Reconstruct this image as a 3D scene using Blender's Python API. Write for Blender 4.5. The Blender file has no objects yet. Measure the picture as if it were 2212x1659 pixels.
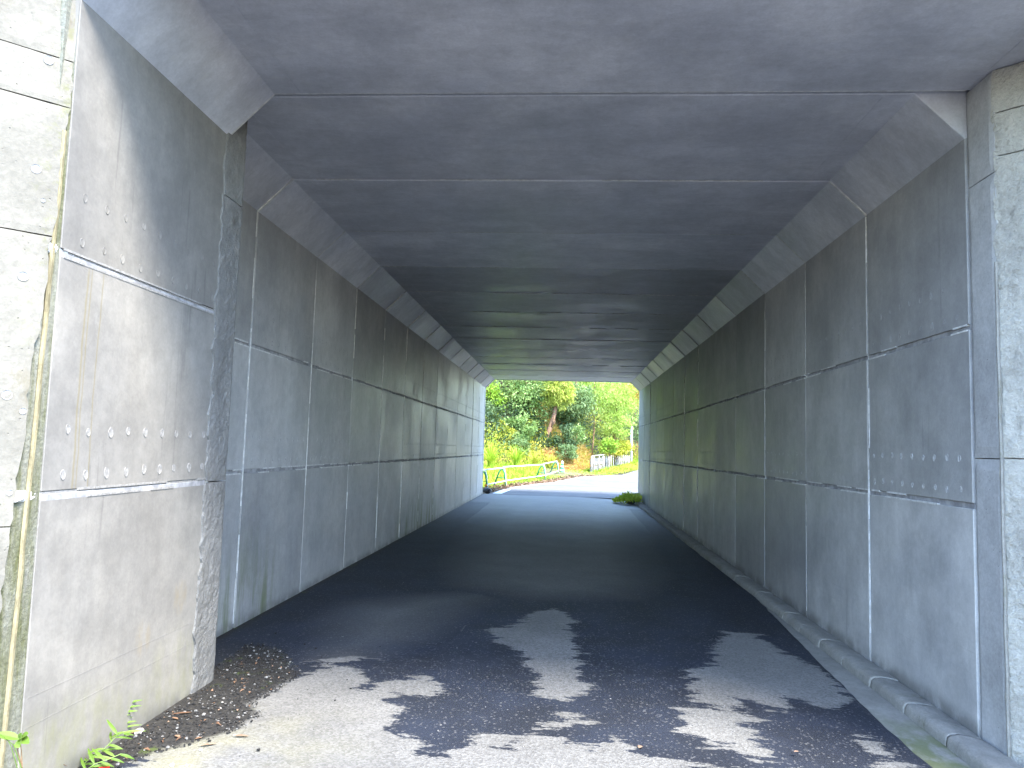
import bpy, bmesh, math, random
import numpy as np
from mathutils import Vector, Matrix, noise as mn
R = math.radians
rng = np.random.default_rng(7)
random.seed(7)
SC = bpy.context.scene
COL = SC.collection

# ------------------------------------------------------------------ camera
FPX, YAW, PITCH, ROLL, EYE = 1622.0, -0.0728, 0.0848, 0.0294, 1.5
def cam_axes():
    cy, sy, cp, sp, cr, sr = math.cos(YAW), math.sin(YAW), math.cos(PITCH), math.sin(PITCH), math.cos(ROLL), math.sin(ROLL)
    f = Vector((sy*cp, cy*cp, sp)); r0 = Vector((cy, -sy, 0)); u0 = r0.cross(f)
    return cr*r0 + sr*u0, -sr*r0 + cr*u0, f
CR, CU, CF = cam_axes()
cam_data = bpy.data.cameras.new('camera'); cam = bpy.data.objects.new('camera', cam_data); COL.objects.link(cam)
m = Matrix((CR, CU, -CF)).transposed().to_4x4(); m.translation = (0, 0, EYE); cam.matrix_world = m
cam_data.sensor_width = 36; cam_data.lens = 36*FPX/2212; cam_data.clip_start = 0.05; cam_data.clip_end = 2000
SC.camera = cam
def at(px, py, Y):                       # photo position (2212 wide) at a distance Y down the road -> world point
    d = CF + CR*((px-1106)/FPX) - CU*((py-829.5)/FPX)
    return Vector((0, 0, EYE)) + d*(Y/d.y)
def gnd(px, py, Z=0.0):
    d = CF + CR*((px-1106)/FPX) - CU*((py-829.5)/FPX)
    return Vector((0, 0, EYE)) + d*((Z-EYE)/d.z)

# ------------------------------------------------------------------ light
SUN_EL, SUN_AZ = R(55), R(137)           # azimuth clockwise from +Y (down the road): behind the camera, to its right
SKY, SUN, SUN_ANGLE, EXPO = 0.15, 1.2, R(16), 3.5
world = bpy.data.worlds.new('World'); SC.world = world; world.use_nodes = True
wn = world.node_tree; bg = wn.nodes['Background']
sky = wn.nodes.new('ShaderNodeTexSky'); sky.sky_type = 'NISHITA'; sky.sun_disc = False
sky.sun_elevation = SUN_EL; sky.sun_rotation = SUN_AZ; sky.air_density = 1.0; sky.dust_density = 0.6; sky.ozone_density = 1.8
wn.links.new(sky.outputs[0], bg.inputs[0]); bg.inputs[1].default_value = SKY
sd = bpy.data.lights.new('sun', 'SUN'); sun = bpy.data.objects.new('sun', sd); COL.objects.link(sun)
sd.energy = SUN; sd.angle = SUN_ANGLE; sd.color = (1.0, 0.93, 0.82)
to_sun = Vector((math.sin(SUN_AZ)*math.cos(SUN_EL), math.cos(SUN_AZ)*math.cos(SUN_EL), math.sin(SUN_EL)))
sun.rotation_euler = to_sun.to_track_quat('Z', 'Y').to_euler(); sun.location = to_sun*60
SC.view_settings.view_transform = 'Standard'; SC.view_settings.look = 'None'
SC.view_settings.exposure = EXPO; SC.view_settings.gamma = 1; SC.view_settings.use_curve_mapping = False
SC.render.engine = 'CYCLES'
cy = SC.cycles; cy.use_denoising = True; cy.max_bounces = 16; cy.diffuse_bounces = 9; cy.glossy_bounces = 4
cy.transmission_bounces = 6; cy.sample_clamp_indirect = 6; cy.caustics_reflective = False; cy.caustics_refractive = False
try: cy.denoiser = 'OPENIMAGEDENOISE'
except Exception: pass

# ------------------------------------------------------------------ object helpers
def tag(o, label=None, cat=None, group=None, kind=None):
    if label: o['label'] = label
    if cat: o['category'] = cat
    if group: o['group'] = group
    if kind: o['kind'] = kind
    return o
def empty(name, loc=(0, 0, 0)):
    o = bpy.data.objects.new(name, None); COL.objects.link(o); o.location = loc; o.empty_display_size = .2; return o
def link(name, me, mats=(), parent=None):
    for x in (mats if isinstance(mats, (list, tuple)) else [mats]): me.materials.append(x)
    o = bpy.data.objects.new(name, me); COL.objects.link(o)
    if parent is not None:
        o.parent = parent; o.matrix_parent_inverse = Matrix.Translation(parent_loc(parent)).inverted()
    return o
def parent_loc(p):
    v = Vector(p.location)
    q = p.parent
    if q is not None: v = v  # parts of a thing are modelled in world coordinates with an identity own location
    return v if p.type == 'EMPTY' else Vector((0, 0, 0))
class MB:
    def __init__(s): s.v = []; s.f = []; s.mi = []
    def add(s, vs, fs, mi=0):
        b = len(s.v); s.v += [tuple(p) for p in vs]; s.f += [tuple(i+b for i in f) for f in fs]; s.mi += [mi]*len(fs)
    def box(s, x0, x1, y0, y1, z0, z1, ch=0.0, mi=0):
        if x0 > x1: x0, x1 = x1, x0
        if ch <= 0:
            vs = [(x, y, z) for x in (x0, x1) for y in (y0, y1) for z in (z0, z1)]
            s.add(vs, [(0, 1, 3, 2), (4, 6, 7, 5), (0, 4, 5, 1), (2, 3, 7, 6), (0, 2, 6, 4), (1, 5, 7, 3)], mi); return
        vs = []; 
        for ix, x in enumerate((x0, x1)):
            for iy, y in enumerate((y0, y1)):
                for iz, z in enumerate((z0, z1)):
                    sx, sy, sz = (1, -1)[ix]*ch, (1, -1)[iy]*ch, (1, -1)[iz]*ch
                    vs += [(x, y+sy, z+sz), (x+sx, y, z+sz), (x+sx, y+sy, z)]
        I = lambda ix, iy, iz, k: (ix*4+iy*2+iz)*3+k
        fs = []
        for i in (0, 1):
            fs.append(tuple(I(i, a, b, 0) for a, b in ((0, 0), (0, 1), (1, 1), (1, 0))))
            fs.append(tuple(I(a, i, b, 1) for a, b in ((0, 0), (0, 1), (1, 1), (1, 0))))
            fs.append(tuple(I(a, b, i, 2) for a, b in ((0, 0), (0, 1), (1, 1), (1, 0))))
        for a in (0, 1):
            for b in (0, 1):
                fs.append((I(0, a, b, 1), I(1, a, b, 1), I(1, a, b, 2), I(0, a, b, 2)))
                fs.append((I(a, 0, b, 0), I(a, 1, b, 0), I(a, 1, b, 2), I(a, 0, b, 2)))
                fs.append((I(a, b, 0, 0), I(a, b, 1, 0), I(a, b, 1, 1), I(a, b, 0, 1)))
        for a in (0, 1):
            for b in (0, 1):
                for c in (0, 1): fs.append(tuple(I(a, b, c, k) for k in range(3)))
        s.add(vs, fs, mi)
    def tube(s, pts, r, n=8, mi=0, cap=True):
        pts = [Vector(p) for p in pts]; rs = r if isinstance(r, (list, tuple)) else [r]*len(pts)
        vs = []; up = None
        for i, p in enumerate(pts):
            t = (pts[min(i+1, len(pts)-1)]-pts[max(i-1, 0)]).normalized()
            if up is None:
                up = Vector((0, 0, 1)) if abs(t.z) < .9 else Vector((1, 0, 0))
            a = t.cross(up).normalized(); b = a.cross(t).normalized(); up = b
            for k in range(n):
                w = 2*math.pi*k/n; vs.append(p+(a*math.cos(w)+b*math.sin(w))*rs[i])
        fs = [(i*n+k, i*n+(k+1) % n, (i+1)*n+(k+1) % n, (i+1)*n+k) for i in range(len(pts)-1) for k in range(n)]
        if cap: fs += [tuple(range(n)), tuple(range((len(pts)-1)*n, len(pts)*n))]
        s.add(vs, fs, mi)
    def build(s, name, mats, parent=None, smooth=False):
        me = bpy.data.meshes.new(name); me.from_pydata(s.v, [], s.f)
        bm = bmesh.new(); bm.from_mesh(me); bmesh.ops.recalc_face_normals(bm, faces=bm.faces); bm.to_mesh(me); bm.free()
        if any(s.mi): me.polygons.foreach_set('material_index', s.mi)
        if smooth: me.polygons.foreach_set('use_smooth', [True]*len(me.polygons))
        return link(name, me, mats, parent)

# ------------------------------------------------------------------ material helpers
class NT:
    def __init__(s, name):
        s.m = bpy.data.materials.new(name); s.m.use_nodes = True; s.t = s.m.node_tree
        s.b = s.t.nodes['Principled BSDF']; s.geo = s.n('ShaderNodeNewGeometry'); s.P = s.geo.outputs['Position']
    def n(s, t, **kw):
        x = s.t.nodes.new(t)
        for k, v in kw.items(): setattr(x, k, v)
        return x
    def put(s, sock, v):
        if hasattr(v, 'is_linked') or isinstance(v, bpy.types.NodeSocket): s.t.links.new(v, sock)
        elif isinstance(v, (tuple, list)) and len(v) == 3 and sock.type == 'RGBA': sock.default_value = (*v, 1)
        else: sock.default_value = v
    def math(s, op, a, b=0.0, c=None, clamp=False):
        x = s.n('ShaderNodeMath', operation=op, use_clamp=clamp); s.put(x.inputs[0], a); s.put(x.inputs[1], b)
        if c is not None: s.put(x.inputs[2], c)
        return x.outputs[0]
    def vec(s, op, a, b=(0, 0, 0)):
        x = s.n('ShaderNodeVectorMath', operation=op); s.put(x.inputs[0], a); s.put(x.inputs[1], b)
        return x.outputs['Value'] if op in ('LENGTH', 'DOT_PRODUCT') else x.outputs[0]
    def xyz(s):
        x = s.n('ShaderNodeSeparateXYZ'); s.put(x.inputs[0], s.P); return x.outputs
    def noise(s, scale, det=4, rough=.55, stretch=(1, 1, 1), dist=0.0, off=(0, 0, 0)):
        v = s.vec('MULTIPLY', s.vec('ADD', s.P, off), stretch)
        x = s.n('ShaderNodeTexNoise'); s.put(x.inputs['Vector'], v); x.inputs['Scale'].default_value = scale
        x.inputs['Detail'].default_value = det; x.inputs['Roughness'].default_value = rough; x.inputs['Distortion'].default_value = dist
        return x.outputs[0]
    def voro(s, scale, stretch=(1, 1, 1), out='Distance', rnd=1.0, feature='F1'):
        v = s.vec('MULTIPLY', s.P, stretch); x = s.n('ShaderNodeTexVoronoi', feature=feature); s.put(x.inputs['Vector'], v)
        x.inputs['Scale'].default_value = scale; x.inputs['Randomness'].default_value = rnd
        return x.outputs[out]
    def mr(s, v, a, b, c=0.0, d=1.0, smooth=True):
        x = s.n('ShaderNodeMapRange', interpolation_type='SMOOTHSTEP' if smooth else 'LINEAR'); s.put(x.inputs[0], v)
        x.inputs[1].default_value = a; x.inputs[2].default_value = b; x.inputs[3].default_value = c; x.inputs[4].default_value = d
        return x.outputs[0]
    def mix(s, f, a, b, mode='MIX'):
        x = s.n('ShaderNodeMix', data_type='RGBA', blend_type=mode); s.put(x.inputs[0], f); s.put(x.inputs[6], a); s.put(x.inputs[7], b)
        return x.outputs[2]
    def ell(s, c, r):                    # 1 inside an ellipsoid fading to 0 at its rim
        d = s.vec('LENGTH', s.vec('DIVIDE', s.vec('SUBTRACT', s.P, c), r)); return s.mr(d, .45, 1.0, 1.0, 0.0)
    def val(s, f):                       # a grey value as a colour multiplier
        x = s.n('ShaderNodeCombineColor'); [s.put(x.inputs[i], f) for i in range(3)]; return x.outputs[0]
    def mul(s, c, f): return s.mix(1.0, c, s.val(f), 'MULTIPLY')
    def rand(s): return s.n('ShaderNodeObjectInfo').outputs['Random']
    def attr(s, name): return s.n('ShaderNodeAttribute', attribute_name=name)
    def bump(s, h, dist, strength=1.0, prev=None):
        x = s.n('ShaderNodeBump'); x.inputs['Strength'].default_value = strength; x.inputs['Distance'].default_value = dist
        s.put(x.inputs['Height'], h)
        if prev is not None: s.put(x.inputs['Normal'], prev)
        return x.outputs[0]
    def out(s, col, rough=.8, normal=None, spec=.5, metal=0.0):
        s.put(s.b.inputs['Base Color'], col); s.put(s.b.inputs['Roughness'], rough); s.put(s.b.inputs['Specular IOR Level'], spec)
        s.put(s.b.inputs['Metallic'], metal)
        if normal is not None: s.put(s.b.inputs['Normal'], normal)
        return s.m
def plain(name, col, rough=.6, metal=0.0, var=.15, scale=30, bump=.0005):
    t = NT(name); n = t.noise(scale, 4)
    return t.out(t.mul(t.mix(0.0, col, col), t.mr(n, .3, .7, 1-var, 1+var)), rough, t.bump(n, bump), .4, metal)

def precast(name, base, ceiling=False, rough=(.40, .58)):
    t = NT(name); x, y, z = t.xyz()[0], t.xyz()[1], t.xyz()[2]
    big = t.noise(1.1, 5, .6); fine = t.noise(70, 3, .6); pore = t.voro(38, rnd=1.0)
    if ceiling:
        st = t.noise(1.6, 6, .68, (.7, 1.8, 1), dist=.4); st2 = t.noise(22, 5, .75, (.6, 1.3, 1))
        f = t.math('ADD', t.mr(st, .3, .7, .90, 1.08), t.mr(st2, .3, .75, -.03, .05))
        scuff = t.math('MULTIPLY', t.mr(t.noise(7, 7, .8, (.5, 1.6, 1), off=(3, 5, 0)), .54, .70), .30)
    else:
        st = t.noise(2.4, 5, .6, (1, 1, .22)); st2 = t.noise(16, 4, .6, (1, 1, .06))
        f = t.math('ADD', t.mr(st, .32, .7, .93, 1.06), t.mr(st2, .35, .7, -.025, .025))
        scuff = t.math('MULTIPLY', t.mr(t.noise(6, 6, .8, (1, 1, .3), off=(3, 5, 0)), .62, .72), .12)
    f = t.math('MULTIPLY', f, t.math('MULTIPLY', t.mr(big, .3, .7, .82, 1.1), t.math('MULTIPLY', t.mr(t.noise(3.3, 6, .7, off=(7, 7, 7)), .32, .68, *((.91, 1.06) if ceiling else (.87, 1.08))), t.mr(t.noise(17, 6, .75, off=(1, 4, 7)), .3, .7, .93, 1.06))))
    if not ceiling:
        dr_ = t.math('MULTIPLY', t.mr(t.noise(15, 4, .7, (1, 1, .035), off=(2, 6, 1)), .58, .70), t.mr(t.noise(1.7, 3, .5), .45, .62)); f = t.math('MULTIPLY', f, t.mr(dr_, 0, 1, 1, .78))
    f = t.math('MULTIPLY', f, t.mr(t.rand(), 0, 1, .80, 1.12, False))
    f = t.math('MULTIPLY', f, t.mr(fine, .3, .7, .96, 1.04))
    col = t.mul(t.mix(t.mr(big, .35, .65), base, tuple(c*k for c, k in zip(base, (1.0, .985, .95)))), f)
    col = t.mix(scuff, col, (.62, .62, .6))
    dots = t.math('MULTIPLY', t.mr(pore, .03, .055, 1, 0), t.mr(t.noise(5, 2), .5, .62)); col = t.mix(t.math('MULTIPLY', dots, .7), col, (.06, .06, .06))
    if not ceiling:
        low = t.mr(z, .95, .0); streak = t.mr(t.noise(7, 5, .65, (1, 1, .12)), .42, .66)
        # algae where the wall stays wet: on the left wall near the mouth and far inside, patchily elsewhere
        reg = t.math('MAXIMUM', t.math('MAXIMUM', t.ell((-2.6, 13.6, .1), (.6, 2.6, 1.3)), t.ell((-2.6, 5.75, .2), (.5, 1.4, 1.5))), t.mr(t.noise(.35, 2), .55, .75, 0, .45))
        al = t.math('MULTIPLY', t.math('MULTIPLY', low, streak), reg)
        col = t.mix(t.math('MULTIPLY', al, .85), col, (.11, .14, .035))
        near = t.math('MAXIMUM', t.ell((-2.165, 4.25, .1), (.3, .5, .42)), t.math('MULTIPLY', t.math('MULTIPLY', t.mr(z, .42, .22), t.mr(y, 4.3, 3.4)), t.mr(x, -2.0, -2.1)))
        col = t.mix(t.math('MULTIPLY', near, t.mr(t.noise(14, 6, .7, (1, 1, .4)), .35, .75, 0, .5)), col, (.20, .20, .09))
        for c in ((-2.165, 3.87, .46), (-2.165, 4.22, .60)):
            col = t.mix(t.math('MULTIPLY', t.ell(c, (.3, .095, .12)), t.mr(t.noise(19, 6, .75, (1, 1, .35)), .42, .62, 0, .5)), col, (.24, .195, .12))
        # rust runs down the first panel
        for yy, w in ((3.19, .006), (3.215, .004), (3.30, .004)):
            d = t.math('ABSOLUTE', t.math('SUBTRACT', t.math('ADD', y, t.mr(t.noise(1.5), .3, .7, -.01, .01)), yy))
            k = t.math('MULTIPLY', t.mr(d, w*.4, w*1.6, 1, 0), t.math('MULTIPLY', t.mr(z, 1.2, 1.3), t.mr(z, 2.3, 2.2)))
            k = t.math('MULTIPLY', k, t.mr(x, -2.1, -2.14)); col = t.mix(t.math('MULTIPLY', k, .5), col, (.20, .16, .06))
        foot = t.math('MULTIPLY', t.mr(z, .10, .0), t.mr(t.noise(5, 4), .3, .6)); col = t.mix(t.math('MULTIPLY', foot, .6), col, (.07, .07, .06))
    nb = t.bump(fine, .0015, .5, t.bump(t.noise(8, 4), .004, .6, t.bump(t.mr(pore, .02, .06), .002, .5)))
    return t.out(col, t.mr(big, .3, .7, *rough), nb, .5)
M = {}
M['wall'] = precast('precast_concrete_wall', (.42, .42, .425)); M['wall_sun_offset'] = precast('precast_concrete_sun_offset', (.235, .223, .203), rough=(.7, .88))  # second one: same concrete, darkened to offset the sunlight on the first unit
M['ceil'] = precast('precast_concrete_soffit', (.62, .635, .70), True)

def rough_concrete(name, base, stain=(.2, .19, .12), amt=.5, bumpd=.012, sc=1.0):
    t = NT(name); big = t.noise(2.2*sc, 6, .65); md = t.noise(11*sc, 6, .7); fi = t.noise(55*sc, 4, .7)
    pit = t.voro(26*sc); pitm = t.math('MULTIPLY', t.mr(pit, .05, .10, 1, 0), t.mr(t.noise(4), .45, .6))
    f = t.math('MULTIPLY', t.mr(big, .3, .7, .85, 1.12), t.mr(md, .3, .7, .9, 1.08))
    col = t.mul(t.mix(0.0, base, base), t.math('MULTIPLY', f, t.mr(fi, .3, .7, .9, 1.08)))
    col = t.mix(t.math('MULTIPLY', t.mr(t.noise(3.1*sc, 6, .75, (1, 1, .6), off=(9, 2, 4)), .55, .72), amt), col, stain)
    col = t.mix(t.math('MULTIPLY', pitm, .75), col, (.07, .065, .055))
    nb = t.bump(fi, bumpd*.3, .8, t.bump(md, bumpd, .8, t.bump(t.mr(pit, .03, .11), .004, .6)))
    return t, col, nb
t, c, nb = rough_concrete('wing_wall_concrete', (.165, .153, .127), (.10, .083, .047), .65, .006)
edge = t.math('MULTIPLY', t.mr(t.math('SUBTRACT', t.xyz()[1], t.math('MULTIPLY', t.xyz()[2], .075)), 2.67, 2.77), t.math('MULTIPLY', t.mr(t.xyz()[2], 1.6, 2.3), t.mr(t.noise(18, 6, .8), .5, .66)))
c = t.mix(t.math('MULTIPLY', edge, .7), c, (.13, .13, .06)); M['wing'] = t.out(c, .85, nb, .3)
t, c, nb = rough_concrete('broken_mortar', (.20, .196, .185), (.08, .077, .067), .7, .02); M['mortar'] = t.out(c, .88, nb, .3)
t, c, nb = rough_concrete('hacked_mortar_face', (.42, .405, .36), (.26, .25, .22), .35, .035, 1.5); M['hacked'] = t.out(c, .9, nb, .25)
t, c, nb = rough_concrete('smooth_infill', (.40, .40, .40), (.2, .2, .2), .35, .004); M['infill'] = t.out(c, .8, nb, .3)
t = NT('mossy_joint_mortar'); st = t.noise(9, 6, .7, (1, 1, .12)); f2 = t.noise(60, 4, .7)
c = t.mix(t.mr(st, .35, .65), (.08, .085, .03), (.19, .19, .16)); c = t.mul(c, t.mr(f2, .3, .7, .75, 1.2)); M['moss_strip'] = t.out(c, .95, t.bump(f2, .006), .2)
t = NT('cream_sealant_ridge'); c = t.mul(t.mix(0.0, (.27, .235, .14), (0, 0, 0)), t.mr(t.noise(30, 5, .7, (1, 1, .3)), .3, .7, .55, 1.15)); M['ridge'] = t.out(c, .9, t.bump(t.noise(50), .003), .3)
M['filler'] = plain('joint_filler_grey', (.30, .30, .31), .8, 0, .3, 14, .003)
M['seal'] = plain('dark_joint_seal', (.10, .10, .105), .8, 0, .3, 14, .003)
M['white_mortar'] = plain('pale_joint_mortar', (.60, .60, .59), .8, 0, .18, 25, .004)
M['plug'] = plain('pale_plug_mortar', (.27, .26, .245), .85, 0, .2, 50, .003)
M['plug_dark'] = plain('dull_plug_mortar', (.33, .33, .335), .85, 0, .25, 50, .003)
M['plug_mid'] = plain('grey_plug_mortar', (.43, .43, .43), .85, 0, .3, 50, .003)
t, c, nb = rough_concrete('kerb_concrete', (.27, .26, .235), (.12, .12, .06), .6, .008, 1.6)
M['kerb'] = t.out(c, .88, nb, .3)
t, c, nb = rough_concrete('gutter_concrete', (.27, .26, .235), (.2, .19, .13), .45, .003)
gm = t.math('MULTIPLY', t.mr(t.xyz()[1], 5.2, 4.3), t.mr(t.noise(4, 5, .65, (1.5, .8, 1)), .38, .6)); M['gutter'] = t.out(t.mix(t.math('MULTIPLY', gm, .85), c, (.13, .15, .06)), .8, nb, .3)
M['dirt'] = plain('dark_wet_silt', (.020, .019, .018), .9, 0, .4, 20, .01)

# asphalt: dryness, and brightness painted towards the exit, are carried by vertex attributes, its ragged outline is broken up by noise
def asphalt(name, inside=True):
    t = NT(name); ag = t.voro(95, out='Color'); agd = t.voro(95); g = t.n('ShaderNodeSeparateColor'); t.put(g.inputs[0], ag)
    fi = t.noise(140, 3, .6); bigv = t.noise(1.3, 5, .6)
    dryc = t.mix(t.mr(g.outputs[0], .0, 1.0, 0, 1, False), *(((.105, .102, .096), (.19, .187, .176)) if inside else ((.10, .10, .10), (.21, .205, .20))))
    dryc = t.mul(dryc, t.mr(bigv, .3, .7, .85, 1.12))
    moss = t.math('MULTIPLY', t.math('MULTIPLY', t.mr(t.xyz()[1], 4.5, 3.6), t.mr(t.xyz()[0], -.7, -1.7)), t.mr(t.noise(3, 4), .3, .8))
    dryc = t.mix(t.math('MULTIPLY', moss, .38), dryc, (.33, .31, .14))
    if not inside:
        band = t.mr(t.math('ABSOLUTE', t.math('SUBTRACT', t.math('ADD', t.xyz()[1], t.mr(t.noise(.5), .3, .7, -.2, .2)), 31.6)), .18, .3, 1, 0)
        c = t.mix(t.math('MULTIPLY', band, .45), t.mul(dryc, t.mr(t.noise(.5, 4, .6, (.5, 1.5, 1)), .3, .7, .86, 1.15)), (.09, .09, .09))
        return t.out(c, .85, t.bump(agd, .004), .3)
    a = t.attr('dry').outputs['Fac']; lv = t.attr('level').outputs['Fac']; so = t.attr('soil').outputs['Fac']
    j = t.math('MULTIPLY', t.math('SUBTRACT', t.noise(2.6, 9, .72, (1, 3.0, 1)), .5), .92)
    j2 = t.math('ADD', t.math('MULTIPLY', t.math('SUBTRACT', t.noise(38, 4, .7), .5), .16), t.math('MULTIPLY', t.math('SUBTRACT', t.noise(8, 6, .75, (1, 2.6, 1)), .5), .42))
    d = t.math('ADD', a, t.math('ADD', j, j2)); k = t.mr(d, .485, .53)
    wetc = t.mul(t.mix(0.0, (.009, .013, .024), (0, 0, 0)), t.mr(t.noise(2, 4), .3, .7, .75, 1.4))
    spk = t.math('MULTIPLY', t.mr(g.outputs[1], .90, .99), .5); wetc = t.mix(spk, wetc, (.17, .17, .17))
    col = t.mix(t.math('MULTIPLY', k, lv), wetc, dryc)
    sk = t.mr(t.math('ADD', so, t.math('MULTIPLY', t.math('SUBTRACT', t.noise(7, 5, .7), .5), .4)), .45, .6)
    soil = t.mix(t.mr(t.noise(30, 5, .7), .35, .7), (.010, .0095, .009), (.035, .032, .027)); mo = t.mr(t.noise(4.5, 4, .6, off=(4, 1, 0)), .60, .68)
    soil = t.mix(t.math('MULTIPLY', mo, .8), soil, (.06, .085, .012)); col = t.mix(sk, col, soil)
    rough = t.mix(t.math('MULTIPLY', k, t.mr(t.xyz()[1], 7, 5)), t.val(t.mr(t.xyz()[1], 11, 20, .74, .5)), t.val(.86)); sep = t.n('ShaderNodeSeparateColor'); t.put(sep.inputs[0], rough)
    return t.out(col, sep.outputs[0], t.bump(t.math('ADD', agd, fi), .004, .8), .5)
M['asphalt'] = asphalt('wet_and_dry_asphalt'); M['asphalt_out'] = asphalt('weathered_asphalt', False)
M['paint'] = plain('worn_white_road_paint', (.75, .75, .72), .7, 0, .12, 20)
M['earth'] = plain('ground_earth', (.12, .10, .06), .95, 0, .4, 3, .02)
M['shade_earth'] = plain('shade_darkened_earth', (.035, .028, .018), .95, 0, .4, 3, .02)  # slope earth darkened so gaps between plants read as shaded hollows
M['bark'] = plain('reddish_bark', (.21, .12, .07), .9, 0, .4, 12, .02)
M['twig'] = plain('dry_brown_stem', (.20, .12, .06), .8, 0, .3, 40)
M['pipe'] = plain('pale_painted_pipe', (.72, .74, .66), .45, 0, .1, 25)
M['green_pipe'] = plain('green_painted_pipe', (.02, .22, .11), .45, 0, .2, 25)
M['green_cone'] = plain('green_plastic', (.01, .33, .13), .45, 0, .1, 20)
M['white_band'] = plain('white_reflective_band', (.8, .82, .8), .5, 0, .05, 20)
M['orange'] = plain('orange_plastic', (.75, .28, .02), .5, 0, .1, 20)
M['red'] = plain('red_plastic', (.65, .03, .02), .5, 0, .1, 20)
M['post_wood'] = plain('bleached_post', (.36, .34, .29), .8, 0, .35, 9, .004)
M['panel_grey'] = plain('stained_board', (.20, .19, .165), .85, 0, .5, 6, .006)
M['pole'] = plain('pale_galvanised_pole', (.60, .62, .62), .5, .1, .08, 9)
M['rock'] = plain('dark_damp_stone', (.05, .05, .052), .6, 0, .5, 9, .02)
M['grit'] = plain('grey_grit', (.16, .155, .145), .85, 0, .4, 60, .002)
M['pale_rock'] = plain('pale_stone', (.32, .30, .27), .85, 0, .25, 20, .01)

def leaf_mat(name, a, b, c, trans=.35):
    br = 1.0 if name in ('weed_leaves', 'dead_brown_leaves') else 1.55
    a, b, c = [tuple(min(.75, v*br*(1.06 if i == 0 else 1)) for i, v in enumerate(q_)) for q_ in (a, b, c)]
    t = NT(name); f = t.attr('tint').outputs['Fac']
    col = t.mix(t.mr(f, .5, 1, 0, 1, False), t.mix(t.mr(f, 0, .5, 0, 1, False), a, b), c)
    t.out(col, .55, None, .35)
    tr = t.n('ShaderNodeBsdfTranslucent'); t.put(tr.inputs[0], t.mix(.5, col, (.22, .25, .02))); mx = t.n('ShaderNodeMixShader'); mx.inputs[0].default_value = trans
    t.t.links.new(t.b.outputs[0], mx.inputs[1]); t.t.links.new(tr.outputs[0], mx.inputs[2])
    t.t.links.new(mx.outputs[0], t.t.nodes['Material Output'].inputs[0]); return t.m
L = {}
L['maple'] = leaf_mat('bright_green_leaves', (.08, .18, .02), (.16, .30, .03), (.26, .38, .05))
L['glossy'] = leaf_mat('glossy_broad_leaves', (.06, .12, .03), (.13, .22, .06), (.25, .33, .13), .2)
L['dark'] = leaf_mat('dark_evergreen_leaves', (.02, .045, .02), (.04, .08, .03), (.08, .13, .05), .2)
L['blue'] = leaf_mat('blue_green_leaves', (.04, .08, .03), (.10, .17, .06), (.2, .28, .13), .25)
L['feather'] = leaf_mat('yellow_green_fronds', (.14, .20, .03), (.26, .32, .05), (.38, .40, .10))
L['bamboo'] = leaf_mat('bamboo_leaves', (.13, .22, .03), (.22, .33, .06), (.34, .42, .12))
L['autumn'] = leaf_mat('amber_leaves', (.22, .22, .04), (.40, .30, .06), (.50, .30, .09))
L['grass'] = leaf_mat('fresh_grass_blades', (.14, .26, .02), (.24, .38, .03), (.36, .44, .06))
L['drygrass'] = leaf_mat('straw_and_rust_blades', (.22, .20, .05), (.42, .28, .10), (.45, .20, .09))
L['yellow'] = leaf_mat('yellow_green_ground_leaves', (.16, .22, .02), (.30, .34, .04), (.42, .38, .08))
L['weed'] = leaf_mat('weed_leaves', (.07, .15, .02), (.12, .22, .03), (.18, .28, .06), .35)
L['lime'] = leaf_mat('lime_weed_leaves', (.18, .30, .02), (.30, .42, .04), (.42, .50, .08))
L['dead'] = leaf_mat('dead_brown_leaves', (.13, .075, .045), (.20, .125, .075), (.28, .20, .14), .1)

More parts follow.
